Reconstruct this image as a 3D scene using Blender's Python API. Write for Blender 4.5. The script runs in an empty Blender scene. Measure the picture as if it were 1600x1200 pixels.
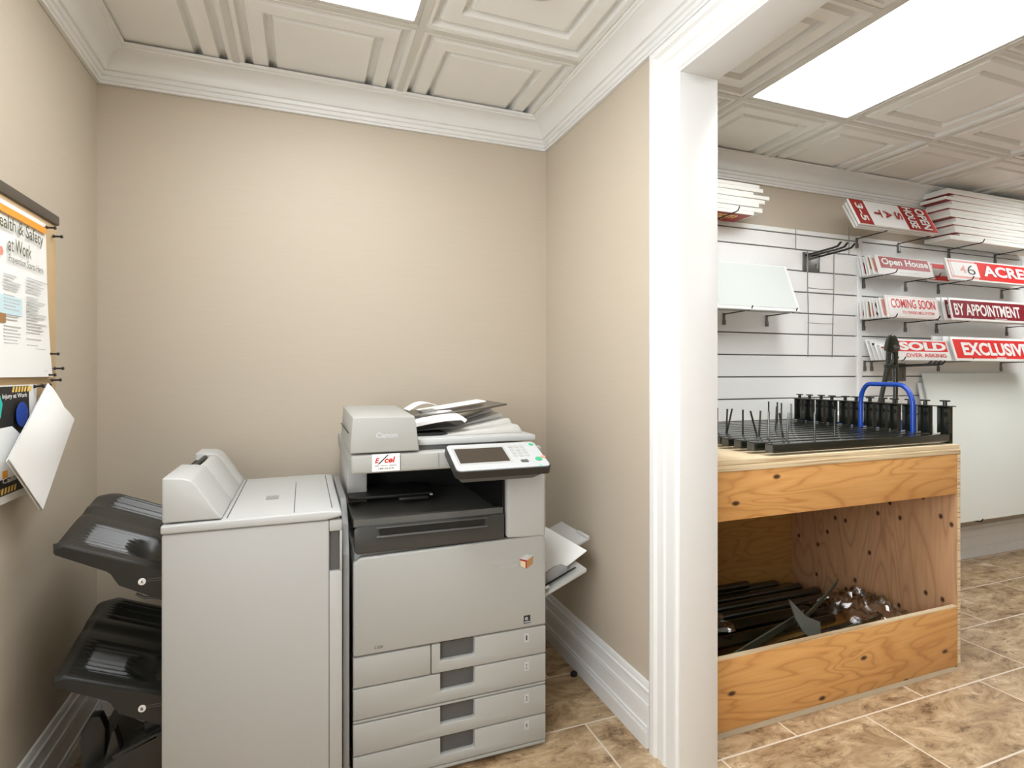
import bpy, bmesh, math, random
from mathutils import Vector, Matrix
random.seed(7)
S = bpy.context.scene
C = S.collection

# ------------------------------------------------------------------ camera
YAW = 0.3604
cam_d = bpy.data.cameras.new('camera')
cam_d.sensor_width = 36.0
cam_d.lens = 36.0 * 866.3 / 1600.0
cam_d.shift_y = -18.0 / 1600.0
cam_d.clip_start = 0.05
cam = bpy.data.objects.new('camera', cam_d)
cam.location = (0, 0, 1.25)
cam.rotation_euler = (math.pi / 2, 0, -YAW)
C.objects.link(cam)
S.camera = cam

# ------------------------------------------------------------------ world, exposure, lamp strength
w = bpy.data.worlds.new('world'); S.world = w; w.use_nodes = True
w.node_tree.nodes['Background'].inputs[0].default_value = (0.93, 0.965, 1, 1)     # sky light that enters through the added fill window
w.node_tree.nodes['Background'].inputs[1].default_value = 8.5
S.view_settings.view_transform = 'Standard'
S.view_settings.look = 'None'
S.view_settings.gamma = 1.0
S.view_settings.use_curve_mapping = False
S.view_settings.exposure = 0.15
LAMP_ALCOVE, LAMP_SIGNS = 12.5, 12.5            # radiance of the ceiling light diffusers in the two rooms

FILL_WIN = (-1.05, .65, .75, 2.2)      # added unseen window for fill light, left wall behind the camera: y0, y1, z0, z1
pl = bpy.data.lights.new('fill_portal', 'AREA'); pl.shape = 'RECTANGLE'; pl.size = FILL_WIN[1] - FILL_WIN[0]; pl.size_y = FILL_WIN[3] - FILL_WIN[2]
pl.cycles.is_portal = True
po = bpy.data.objects.new('fill_portal', pl); po.location = (-.78, (FILL_WIN[0] + FILL_WIN[1]) / 2, (FILL_WIN[2] + FILL_WIN[3]) / 2); po.rotation_euler = (math.pi / 2, 0, -math.pi / 2)
C.objects.link(po)

# ------------------------------------------------------------------ materials
def lin(r, g, b):
    f = lambda c: c / 12.92 if c <= .04045 else ((c + .055) / 1.055) ** 2.4
    return (f(r / 255), f(g / 255), f(b / 255), 1)

class NT:
    def __init__(self, name):
        self.m = bpy.data.materials.new(name); self.m.use_nodes = True
        self.t = self.m.node_tree; self.n = self.t.nodes
        self.b = self.n['Principled BSDF']
    def node(self, typ, **kw):
        x = self.n.new(typ)
        for k, v in kw.items():
            if k in x.inputs: x.inputs[k].default_value = v
            else: setattr(x, k, v)
        return x
    def link(self, a, ao, b, bi): self.t.links.new(a.outputs[ao], b.inputs[bi])

def plastic(name, col, rough=.5, bump=.02, scale=300, metal=0, var=.04, spec=.5, coat=0):
    q = NT(name)
    tc = q.node('ShaderNodeTexCoord')
    nz = q.node('ShaderNodeTexNoise', Scale=scale, Detail=2.0)
    q.link(tc, 'Object', nz, 'Vector')
    n2 = q.node('ShaderNodeTexNoise', Scale=6.0, Detail=4.0)
    q.link(tc, 'Object', n2, 'Vector')
    mx = q.node('ShaderNodeMix', data_type='RGBA')
    mx.inputs[6].default_value = tuple(c * (1 - var) for c in col[:3]) + (1,)
    mx.inputs[7].default_value = tuple(min(1, c * (1 + var)) for c in col[:3]) + (1,)
    q.link(n2, 'Fac', mx, 0)
    q.t.links.new(mx.outputs[2], q.b.inputs['Base Color'])
    q.b.inputs['Roughness'].default_value = rough
    q.b.inputs['Metallic'].default_value = metal
    q.b.inputs['Specular IOR Level'].default_value = spec
    q.b.inputs['Coat Weight'].default_value = coat
    if bump:
        bp = q.node('ShaderNodeBump', Strength=bump, Distance=.002)
        q.link(nz, 'Fac', bp, 'Height'); q.link(bp, 'Normal', q.b, 'Normal')
    return q.m

def wall_mat():
    q = NT('wall_paint')
    tc = q.node('ShaderNodeTexCoord')
    mp = q.node('ShaderNodeMapping'); mp.inputs['Scale'].default_value = (8, 8, 260)
    q.link(tc, 'Object', mp, 'Vector')
    nz = q.node('ShaderNodeTexNoise', Scale=1.0, Detail=3.0)
    q.link(mp, 'Vector', nz, 'Vector')
    mx = q.node('ShaderNodeMix', data_type='RGBA')
    mx.inputs[6].default_value = lin(186, 174, 156); mx.inputs[7].default_value = lin(192, 181, 164)
    q.link(nz, 'Fac', mx, 0)
    q.t.links.new(mx.outputs[2], q.b.inputs['Base Color'])
    q.b.inputs['Roughness'].default_value = .6
    bp = q.node('ShaderNodeBump', Strength=.08, Distance=.002)
    q.link(nz, 'Fac', bp, 'Height'); q.link(bp, 'Normal', q.b, 'Normal')
    return q.m

def floor_mat():
    q = NT('floor_tile')
    tc = q.node('ShaderNodeTexCoord')
    mp = q.node('ShaderNodeMapping')
    mp.inputs['Location'].default_value = (-1.589 + .325, -1.437 + 20 * .3175, 0)
    q.link(tc, 'Object', mp, 'Vector')
    br = q.node('ShaderNodeTexBrick', offset=.5, offset_frequency=2, squash=1.0)
    for k, v in (('Scale', 1.0), ('Mortar Size', .0035), ('Mortar Smooth', .1), ('Bias', 0.0), ('Brick Width', .65), ('Row Height', .3175)):
        br.inputs[k].default_value = v
    br.inputs['Color1'].default_value = (0.15, .15, .15, 1); br.inputs['Color2'].default_value = (.95, .95, .95, 1)
    q.link(mp, 'Vector', br, 'Vector')
    # travertine: long streaks + blotches
    m2 = q.node('ShaderNodeMapping'); m2.inputs['Scale'].default_value = (2.2, 4.2, 1)
    q.link(tc, 'Object', m2, 'Vector')
    addv = q.node('ShaderNodeVectorMath', operation='MULTIPLY_ADD')
    q.link(br, 'Color', addv, 0); addv.inputs[1].default_value = (7, 5, 3); q.link(m2, 'Vector', addv, 2)
    n1 = q.node('ShaderNodeTexNoise', Scale=2.8, Detail=12.0, Roughness=.74, Distortion=.8)
    q.link(addv, 'Vector', n1, 'Vector')
    cr = q.node('ShaderNodeValToRGB')
    e = cr.color_ramp.elements
    e[0].position = .33; e[0].color = lin(92, 68, 46)
    e[1].position = .68; e[1].color = lin(222, 204, 176)
    for p, c in ((.42, lin(152, 124, 92)), (.52, lin(178, 152, 118)), (.60, lin(198, 172, 138))):
        x = e.new(p); x.color = c
    q.link(n1, 'Fac', cr, 'Fac')
    n2 = q.node('ShaderNodeTexNoise', Scale=6.0, Detail=9.0, Roughness=.8)
    q.link(addv, 'Vector', n2, 'Vector')
    c2 = q.node('ShaderNodeValToRGB'); e = c2.color_ramp.elements
    e[0].position = .37; e[0].color = (.22, .16, .10, 1); e[1].position = .47; e[1].color = (1, 1, 1, 1)
    q.link(n2, 'Fac', c2, 'Fac')
    mul = q.node('ShaderNodeMix', data_type='RGBA', blend_type='MULTIPLY'); mul.inputs[0].default_value = .75
    q.t.links.new(cr.outputs[0], mul.inputs[6]); q.t.links.new(c2.outputs[0], mul.inputs[7])
    mg = q.node('ShaderNodeMix', data_type='RGBA'); mg.inputs[7].default_value = lin(222, 210, 192)
    q.t.links.new(mul.outputs[2], mg.inputs[6]); q.link(br, 'Fac', mg, 0)
    q.t.links.new(mg.outputs[2], q.b.inputs['Base Color'])
    q.b.inputs['Roughness'].default_value = .38
    inv = q.node('ShaderNodeMath', operation='SUBTRACT'); inv.inputs[0].default_value = 1.0
    q.link(br, 'Fac', inv, 1)
    bp = q.node('ShaderNodeBump', Strength=.5, Distance=.002)
    q.link(inv, 'Value', bp, 'Height'); q.link(bp, 'Normal', q.b, 'Normal')
    return q.m

def wood_mat(name, axis='x', light=(228, 178, 110), dark=(190, 126, 62), knots=True, rough=.5, seed=0.0, keep=.72):
    q = NT(name)
    tc = q.node('ShaderNodeTexCoord')
    mp = q.node('ShaderNodeMapping')
    mp.inputs['Scale'].default_value = (1.3, 7, 7) if axis == 'x' else (7, 7, 1.3)
    mp.inputs['Location'].default_value = (seed, seed * .7, seed * 1.3)
    q.link(tc, 'Object', mp, 'Vector')
    n0 = q.node('ShaderNodeTexNoise', Scale=.9, Detail=2.0, Distortion=.6)
    q.link(mp, 'Vector', n0, 'Vector')
    # contour rings of a slow noise make the cathedral grain of rotary-cut veneer
    mm = q.node('ShaderNodeMath', operation='MULTIPLY'); mm.inputs[1].default_value = 13.0
    q.link(n0, 'Fac', mm, 0)
    fr = q.node('ShaderNodeMath', operation='PINGPONG'); fr.inputs[1].default_value = .5
    q.link(mm, 'Value', fr, 0)
    cr = q.node('ShaderNodeValToRGB'); e = cr.color_ramp.elements
    e[0].position = 0; e[0].color = lin(*dark); e[1].position = .15; e[1].color = lin(*[l * .72 + d * .28 for l, d in zip(light, dark)]); x = e.new(.5); x.color = lin(*light)
    q.link(fr, 'Value', cr, 'Fac')
    n1 = q.node('ShaderNodeTexNoise', Scale=1.0, Detail=5.0)
    m3 = q.node('ShaderNodeMapping'); m3.inputs['Scale'].default_value = (3, 90, 90) if axis == 'x' else (90, 90, 3)
    q.link(tc, 'Object', m3, 'Vector'); q.link(m3, 'Vector', n1, 'Vector')
    mx = q.node('ShaderNodeMix', data_type='RGBA', blend_type='MIX')
    mx.inputs[7].default_value = lin(*[(a + b) / 2 for a, b in zip(light, dark)])
    r1 = q.node('ShaderNodeMapRange'); r1.inputs['From Min'].default_value = .4; r1.inputs['From Max'].default_value = .7
    r1.inputs['To Max'].default_value = .75
    q.link(n1, 'Fac', r1, 'Value'); q.link(r1, 'Result', mx, 0)
    q.t.links.new(cr.outputs[0], mx.inputs[6])
    out = mx
    if knots:
        sp = q.node('ShaderNodeSeparateXYZ'); cb = q.node('ShaderNodeCombineXYZ'); q.link(tc, 'Object', sp, 'Vector')
        q.link(sp, 'X' if axis == 'x' else 'Y', cb, 'X'); q.link(sp, 'Z', cb, 'Y')
        vm = q.node('ShaderNodeMapping'); vm.inputs['Scale'].default_value = (4.4, 9, 1) if axis == 'x' else (9, 6.5, 1)
        vm.inputs['Location'].default_value = (seed + .3, seed, 0)
        q.link(cb, 'Vector', vm, 'Vector')
        vo = q.node('ShaderNodeTexVoronoi', Scale=1.0, Randomness=1.0, voronoi_dimensions='2D')
        q.link(vm, 'Vector', vo, 'Vector')
        rk = q.node('ShaderNodeMapRange'); rk.inputs['From Min'].default_value = .045; rk.inputs['From Max'].default_value = .10
        rk.inputs['To Min'].default_value = 1.0; rk.inputs['To Max'].default_value = 0.0
        q.link(vo, 'Distance', rk, 'Value')
        sc = q.node('ShaderNodeSeparateColor'); q.link(vo, 'Color', sc, 'Color')
        gt = q.node('ShaderNodeMath', operation='GREATER_THAN'); gt.inputs[1].default_value = keep
        q.link(sc, 'Red', gt, 0)
        pr = q.node('ShaderNodeMath', operation='MULTIPLY'); q.link(rk, 'Result', pr, 0); q.link(gt, 'Value', pr, 1)
        k = q.node('ShaderNodeMix', data_type='RGBA'); k.inputs[7].default_value = lin(70, 40, 22)
        q.link(pr, 'Value', k, 0); q.t.links.new(out.outputs[2], k.inputs[6]); out = k
    q.t.links.new(out.outputs[2], q.b.inputs['Base Color'])
    q.b.inputs['Roughness'].default_value = rough
    bp = q.node('ShaderNodeBump', Strength=.08, Distance=.002)
    q.link(n1, 'Fac', bp, 'Height'); q.link(bp, 'Normal', q.b, 'Normal')
    return q.m

def ply_edge_mat():
    q = NT('plywood_edge')
    tc = q.node('ShaderNodeTexCoord')
    mp = q.node('ShaderNodeMapping'); mp.inputs['Scale'].default_value = (2, 2, 130)
    q.link(tc, 'Object', mp, 'Vector')
    nz = q.node('ShaderNodeTexNoise', Scale=1.0, Detail=2.0); q.link(mp, 'Vector', nz, 'Vector')
    cr = q.node('ShaderNodeValToRGB'); e = cr.color_ramp.elements
    e[0].position = .36; e[0].color = lin(176, 146, 106); e[1].position = .5; e[1].color = lin(224, 204, 168)
    q.link(nz, 'Fac', cr, 'Fac'); q.link(cr, 'Color', q.b, 'Base Color')
    q.b.inputs['Roughness'].default_value = .7
    return q.m

def emit(name, col, s):
    q = NT(name)
    em = q.node('ShaderNodeEmission'); em.inputs[0].default_value = col; em.inputs[1].default_value = s
    q.t.links.new(em.outputs[0], q.n['Material Output'].inputs[0])
    return q.m

def clear_film(name, rough):
    q = NT(name)
    tr = q.node('ShaderNodeBsdfTransparent'); gl = q.node('ShaderNodeBsdfGlossy'); gl.inputs['Roughness'].default_value = rough
    lw = q.node('ShaderNodeLayerWeight', Blend=.25); mx = q.node('ShaderNodeMixShader')
    tc = q.node('ShaderNodeTexCoord'); nz = q.node('ShaderNodeTexNoise', Scale=30.0, Detail=3.0); q.link(tc, 'Object', nz, 'Vector')
    bp = q.node('ShaderNodeBump', Strength=.4, Distance=.004); q.link(nz, 'Fac', bp, 'Height'); q.link(bp, 'Normal', gl, 'Normal'); q.link(bp, 'Normal', lw, 'Normal')
    mr = q.node('ShaderNodeMapRange'); mr.inputs['To Min'].default_value = .04; mr.inputs['To Max'].default_value = .55
    q.link(lw, 'Fresnel', mr, 'Value'); q.link(mr, 'Result', mx, 0); q.link(tr, 'BSDF', mx, 1); q.link(gl, 'BSDF', mx, 2)
    q.t.links.new(mx.outputs[0], q.n['Material Output'].inputs[0])
    return q.m

def film(name, tint, alpha, rough):
    q = NT(name)
    tc = q.node('ShaderNodeTexCoord'); nz = q.node('ShaderNodeTexNoise', Scale=40.0, Detail=3.0)
    q.link(tc, 'Object', nz, 'Vector')
    q.b.inputs['Base Color'].default_value = tint
    q.b.inputs['Roughness'].default_value = rough
    q.b.inputs['Alpha'].default_value = alpha
    bp = q.node('ShaderNodeBump', Strength=.2, Distance=.003)
    q.link(nz, 'Fac', bp, 'Height'); q.link(bp, 'Normal', q.b, 'Normal')
    return q.m

M = dict(
    wall=wall_mat(), floor=floor_mat(),
    ceil=plastic('ceiling_vinyl', lin(231, 230, 226), .55, .03, 200),
    tbar=plastic('grid_metal', lin(205, 203, 196), .45, 0),
    trim=plastic('trim_paint', lin(228, 228, 226), .32, .01, 90, var=.01),
    slat=plastic('slatwall_melamine', lin(236, 236, 234), .4, 0, var=.01),
    groove=plastic('slatwall_groove', lin(105, 104, 102), .7, 0),
    grey=plastic('grey_plastic', lin(168, 168, 163), .5, .04, 500, var=.015),
    lgrey=plastic('light_grey_plastic', lin(179, 179, 176), .5, .04, 500, var=.015),
    ltop=plastic('pale_grey_plastic', lin(187, 188, 186), .45, .03, 500, var=.01),
    bgrey=plastic('bluish_grey_plastic', lin(146, 146, 146), .5, .04, 500, var=.015),
    dgrey=plastic('dark_grey_plastic', lin(88, 88, 87), .5, .03, 500),
    panel=plastic('panel_silver', lin(190, 192, 193), .4, .01, 500, var=.01),
    black=plastic('black_plastic', lin(38, 38, 36), .42, .06, 500),
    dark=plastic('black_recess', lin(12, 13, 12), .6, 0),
    tray=plastic('black_tray_plastic', lin(41, 41, 38), .34, .05, 500),
    tray_lit=plastic('black_tray_lightened', lin(92, 91, 87), .34, .05, 400, var=.1),  # black tray colour lightened to stand in for its glossy reflection
    trayf=plastic('tray_front_plastic', lin(60, 60, 58), .32, .05, 400, var=.05),
    joint=plastic('joint_grey_plastic', lin(136, 137, 137), .5, .03, 500), spade=plastic('bare_steel_plate', lin(124, 126, 116), .4, .1, 60, var=.2),
    screen=plastic('touch_screen', lin(62, 54, 46), .25, 0),
    paper=plastic('paper', lin(243, 243, 241), .8, .02, 60, var=.01),
    sheet=plastic('sign_sheet', lin(229, 229, 226), .45, 0, var=.01),
    edge=plastic('sign_edge', lin(226, 225, 218), .6, .02, 200, var=.02),
    blank=plastic('blank_sign_face', lin(225, 229, 223), .5, 0, var=.005), blank_dim=plastic('blank_face_dimmed', lin(200, 206, 201), .5, 0, var=.005),  # second tone: blank face darkened to offset the strong lamp on it
    red=plastic('sign_red', lin(214, 40, 36), .45, 0, var=.03),
    dred=plastic('sign_dark_red', lin(160, 30, 26), .45, 0, var=.03),
    maroon=plastic('sign_maroon', lin(128, 14, 34), .45, 0, var=.03),
    pink=plastic('sign_faded_red', lin(226, 160, 152), .45, 0),
    ink=plastic('black_ink', lin(30, 28, 28), .6, 0),
    gink=plastic('grey_ink', lin(198, 200, 200), .7, 0),
    green_ink=plastic('olive_ink', lin(96, 98, 70), .7, 0),
    steel=plastic('black_enamel_steel', lin(26, 30, 23), .2, .02, 60, spec=.7, coat=.4),
    steeltop=plastic('sooty_steel', lin(40, 41, 37), .35, .03, 60),
    olive=plastic('weathered_steel', lin(84, 88, 70), .42, .1, 60, var=.25),
    wire=plastic('bright_wire', lin(150, 150, 148), .35, 0, metal=.6),
    hook=plastic('black_wire', lin(28, 28, 28), .35, 0),
    clip=plastic('zinc_clip', lin(120, 120, 116), .35, 0, metal=.7),
    blue=plastic('blue_enamel', lin(20, 70, 170), .25, 0, spec=.6),
    orange=plastic('orange_ink', lin(240, 164, 60), .6, 0),
    teal=plastic('teal_ink', lin(0, 186, 176), .6, 0),
    pale=plastic('pale_blue_ink', lin(205, 232, 240), .6, 0),
    brown=plastic('brown_ink', lin(168, 126, 80), .6, 0),
    yellow=plastic('yellow_ink', lin(240, 205, 110), .6, 0),
    cork=plastic('cork', lin(206, 178, 138), .85, .3, 160, var=.12),
    rail=plastic('dark_rail', lin(82, 74, 66), .45, .03, 80),
    tan=plastic('logo_tan', lin(214, 200, 168), .5, 0),
    green=plastic('green_button', lin(60, 176, 130), .4, 0),
    salmon=plastic('stop_button', lin(232, 150, 132), .4, 0),
    smoke=film('smoky_clear_plastic', lin(80, 74, 66), .78, .2),
    frost=film('frosted_plastic', lin(214, 212, 206), .82, .35),
    wrap=clear_film('clear_wrap', .1),
    wood=wood_mat('plywood_face', 'x', (224, 170, 104), (192, 134, 72), seed=3.0),
    woodb=wood_mat('plywood_inner_face', 'x', (206, 162, 92), (178, 132, 68), knots=False, seed=9.0),
    woodz=wood_mat('plywood_side_face', 'z', (206, 162, 122), (178, 132, 94), seed=5.0, keep=.4),
    plyedge=ply_edge_mat(), mortar=plastic('mortar', lin(158, 142, 116), .85, .2, 90, var=.15),
    lamp=emit('lamp_diffuser', (.96, .985, 1, 1), LAMP_ALCOVE), lamp2=emit('lamp_diffuser_cool', (.96, .985, 1, 1), LAMP_SIGNS),
    led=emit('green_led', (.1, 1, .5, 1), 1.5),
)

# ------------------------------------------------------------------ mesh helpers
class MB:
    def __init__(self): self.bm = bmesh.new()
    def add(self, verts, faces):
        vs = [self.bm.verts.new(v) for v in verts]
        for f in faces:
            try: self.bm.faces.new([vs[i] for i in f])
            except ValueError: pass
        return self
    def _merge(self, b):
        b.verts.index_update()
        self.add([v.co.copy() for v in b.verts], [[v.index for v in f.verts] for f in b.faces]); b.free()
        return self
    def _bev(self, b, off, seg, ang=25):
        if off:
            ed = [e for e in b.edges if len(e.link_faces) == 2 and e.calc_face_angle(0) > math.radians(ang)]
            bmesh.ops.bevel(b, geom=ed, offset=off, segments=seg, profile=.5, affect='EDGES', clamp_overlap=True)
        return self._merge(b)
    def hexa(self, p, bevel=0, seg=2):
        """8 corners: bottom loop 0-3, top loop 4-7"""
        b = bmesh.new(); vs = [b.verts.new(v) for v in p]
        for f in ((0, 3, 2, 1), (4, 5, 6, 7), (0, 1, 5, 4), (1, 2, 6, 5), (2, 3, 7, 6), (3, 0, 4, 7)):
            b.faces.new([vs[i] for i in f])
        bmesh.ops.recalc_face_normals(b, faces=b.faces)
        return self._bev(b, bevel, seg)
    def box(self, x0, x1, y0, y1, z0, z1, bevel=0, seg=2):
        return self.hexa([(x0, y0, z0), (x1, y0, z0), (x1, y1, z0), (x0, y1, z0),
                          (x0, y0, z1), (x1, y0, z1), (x1, y1, z1), (x0, y1, z1)], bevel, seg)
    def prism(self, pts, axis, a0, a1, bevel=0, seg=2):
        f = {'x': lambda p, a: (a, p[0], p[1]), 'y': lambda p, a: (p[0], a, p[1]), 'z': lambda p, a: (p[0], p[1], a)}[axis]
        b = bmesh.new(); n = len(pts)
        v0 = [b.verts.new(f(p, a0)) for p in pts]; v1 = [b.verts.new(f(p, a1)) for p in pts]
        b.faces.new(v0); b.faces.new(v1[::-1])
        for i in range(n): b.faces.new((v0[i], v0[(i + 1) % n], v1[(i + 1) % n], v1[i]))
        bmesh.ops.recalc_face_normals(b, faces=b.faces)
        return self._bev(b, bevel, seg)
    def plate(self, O, u, v, w, h, t, bevel=0):
        O, u, v = Vector(O), Vector(u).normalized(), Vector(v).normalized(); n = u.cross(v)
        p = [O, O + u * w, O + u * w + v * h, O + v * h]
        return self.hexa([q - n * t for q in p] + p, bevel)
    def tube(self, pts, r, n=10, cap=True):
        pts = [Vector(p) for p in pts]; m = len(pts); rings = []; vs = []; fs = []
        up = None
        for i, p in enumerate(pts):
            d = (pts[min(i + 1, m - 1)] - pts[max(i - 1, 0)]).normalized()
            if up is None:
                up = Vector((0, 0, 1)) if abs(d.z) < .9 else Vector((1, 0, 0))
            a = d.cross(up).normalized(); b2 = a.cross(d).normalized(); up = b2
            rr = r[i] if isinstance(r, (list, tuple)) else r
            for k in range(n):
                t = 2 * math.pi * k / n
                vs.append(p + a * math.cos(t) * rr + b2 * math.sin(t) * rr)
        for i in range(m - 1):
            for k in range(n):
                fs.append((i * n + k, i * n + (k + 1) % n, (i + 1) * n + (k + 1) % n, (i + 1) * n + k))
        if cap:
            fs.append(tuple(range(n))[::-1]); fs.append(tuple((m - 1) * n + k for k in range(n)))
        return self.add(vs, fs)
    def sheet(self, fn, nu, nv, t=.001):
        """surface fn(u,v) in 0..1 with thickness t along its normal (closed)"""
        P = [[Vector(fn(i / nu, j / nv)) for j in range(nv + 1)] for i in range(nu + 1)]
        vs = []; W = nv + 1
        N = []
        for i in range(nu + 1):
            for j in range(nv + 1):
                a = P[min(i + 1, nu)][j] - P[max(i - 1, 0)][j]; b = P[i][min(j + 1, nv)] - P[i][max(j - 1, 0)]
                nn = a.cross(b); N.append(nn.normalized() if nn.length > 1e-12 else Vector((0, 0, 1)))
                vs.append(P[i][j])
        K = len(vs); vs += [v - n * t for v, n in zip(vs, N)]
        fs = []
        for i in range(nu):
            for j in range(nv):
                q = (i * W + j, (i + 1) * W + j, (i + 1) * W + j + 1, i * W + j + 1)
                fs.append(q); fs.append(tuple(K + k for k in q[::-1]))
        def side(idx):
            for a, b in zip(idx, idx[1:]): fs.append((a, K + a, K + b, b))
        side([i * W for i in range(nu + 1)]); side([i * W + nv for i in range(nu + 1)][::-1])
        side([j for j in range(W)][::-1]); side([nu * W + j for j in range(W)])
        return self.add(vs, fs)
    def rect(self, O, u, v, u0, u1, v0, v1, lift=.0006):
        O, u, v = Vector(O), Vector(u).normalized(), Vector(v).normalized(); n = u.cross(v)
        return self.poly(O, u, v, [(u0, v0), (u1, v0), (u1, v1), (u0, v1)], lift)
    def poly(self, O, u, v, pts, lift=.0006):
        O, u, v = Vector(O), Vector(u).normalized(), Vector(v).normalized(); n = u.cross(v)
        a = [O + u * p[0] + v * p[1] + n * lift for p in pts]; b = [q - n * lift * .9 for q in a]; k = len(pts)
        return self.add(b + a, [tuple(range(k))[::-1], tuple(range(k, 2 * k))] + [(i, (i + 1) % k, k + (i + 1) % k, k + i) for i in range(k)])
    def text(self, s, O, u, v, u0, v0, w_, h_, lift=.0008, bold=0.0, shear=0.0, rot=0):
        """lettering fitted to w_ x h_ with its lower left at (u0, v0) of the frame O,u,v; rot in quarter turns clockwise"""
        cu = bpy.data.curves.new('t', 'FONT'); cu.body = s; cu.offset = bold; cu.shear = shear; cu.resolution_u = 3
        ob = bpy.data.objects.new('t', cu); C.objects.link(ob)
        dg = bpy.context.evaluated_depsgraph_get()
        me = ob.evaluated_get(dg).to_mesh()
        co = [(q.co.x, q.co.y) for q in me.vertices]; fs = [tuple(f.vertices) for f in me.polygons]
        ob.evaluated_get(dg).to_mesh_clear()
        bpy.data.objects.remove(ob); bpy.data.curves.remove(cu)
        if rot: co = [(y, -x) for x, y in co]
        X0 = min(c[0] for c in co); X1 = max(c[0] for c in co); Y0 = min(c[1] for c in co); Y1 = max(c[1] for c in co)
        O, u, v = Vector(O), Vector(u).normalized(), Vector(v).normalized(); n = u.cross(v)
        vs = [O + u * (u0 + (x - X0) / (X1 - X0) * w_) + v * (v0 + (y - Y0) / (Y1 - Y0) * h_) + n * lift for x, y in co]
        return self.add(vs, fs)
    def build(self, name, mat, parent=None, loc=None, smooth=35, recalc=True):
        if recalc: bmesh.ops.recalc_face_normals(self.bm, faces=self.bm.faces)
        me = bpy.data.meshes.new(name)
        if parent is not None: off = WP[parent]
        elif loc is not None: off = Vector(loc)
        else:
            xs = [v.co for v in self.bm.verts]
            mn = [min(c[i] for c in xs) for i in range(3)]; mx = [max(c[i] for c in xs) for i in range(3)]
            off = Vector(((mn[0] + mx[0]) / 2, (mn[1] + mx[1]) / 2, mn[2]))
        bmesh.ops.translate(self.bm, vec=-off, verts=self.bm.verts)
        self.bm.to_mesh(me); self.bm.free()
        for p in me.polygons: p.use_smooth = True
        me.set_sharp_from_angle(angle=math.radians(smooth))
        me.materials.append(M[mat])
        o = bpy.data.objects.new(name, me); C.objects.link(o)
        if parent is not None: o.parent = parent
        else: o.location = off
        WP[o] = off
        return o
WP = {}
def thing(name, label, cat, loc, group=None):
    o = bpy.data.objects.new(name, None); o.empty_display_size = .05; C.objects.link(o); o.location = loc
    WP[o] = Vector(loc); return tag(o, label, cat, group)
def tag(o, label, cat, group=None):
    o['label'] = label; o['category'] = cat
    if group: o['group'] = group
    return o
def struct(o): o['kind'] = 'structure'; return o
def copy_tree(root, dloc, label, group=None):
    r = root.copy(); C.objects.link(r); r.location = root.location + Vector(dloc); r['label'] = label; WP[r] = r.location.copy()
    if group: r['group'] = group
    for ch in list(root.children):
        c = ch.copy(); C.objects.link(c); c.parent = r
        for g in list(ch.children):
            d = g.copy(); C.objects.link(d); d.parent = c
    return r

# ------------------------------------------------------------------ room shell
XL, XR, XR2, YB, YF, H = -.705, 1.09, 1.21, 2.43, -2.3, 2.42
XE = 6.6
struct(MB().box(XL - .1, XE + .1, YF - .1, YB + .1, -.06, 0).build('floor', 'floor', loc=(0, 0, 0)))
mb = MB().box(XL - .1, XL, YF - .1, FILL_WIN[0], 0, 2.5).box(XL - .1, XL, FILL_WIN[1], YB + .1, 0, 2.5).box(XL - .1, XL, FILL_WIN[0], FILL_WIN[1], 0, FILL_WIN[2]).box(XL - .1, XL, FILL_WIN[0], FILL_WIN[1], FILL_WIN[3], 2.5)
struct(mb.build('wall_left', 'wall', loc=(0, 0, 0)))
struct(MB().box(XL - .1, XE + .1, YB, YB + .1, 0, 2.5).build('wall_back', 'wall', loc=(0, 0, 0)))
struct(MB().box(XE, XE + .1, YF, YB, 0, 2.5).build('wall_right', 'wall', loc=(0, 0, 0)))
struct(MB().box(XL - .1, XE + .1, YF - .1, YF, 0, 2.5).build('wall_front', 'wall', loc=(0, 0, 0)))
y0, y1, z0, z1 = FILL_WIN; m = MB()
for a in ((y0, y0 + .05, z0, z1), (y1 - .05, y1, z0, z1), (y0 + .05, y1 - .05, z0, z0 + .05), (y0 + .05, y1 - .05, z1 - .05, z1)):
    m.box(XL - .08, XL + .01, a[0], a[1], a[2], a[3], .003)
struct(m.build('fill_window', 'trim', loc=(0, 0, 0)))  # frame of the added window that lets in fill daylight
JY0, JY1, JZ = -.35, 1.425, 2.19            # rough opening in the partition
mb = MB()
mb.prism([(YF, 0), (JY0, 0), (JY0, JZ), (JY1, JZ), (JY1, 0), (YB, 0), (YB, 2.5), (YF, 2.5)], 'x', XR, XR2)
struct(mb.build('wall_partition', 'wall', loc=(0, 0, 0)))

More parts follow.
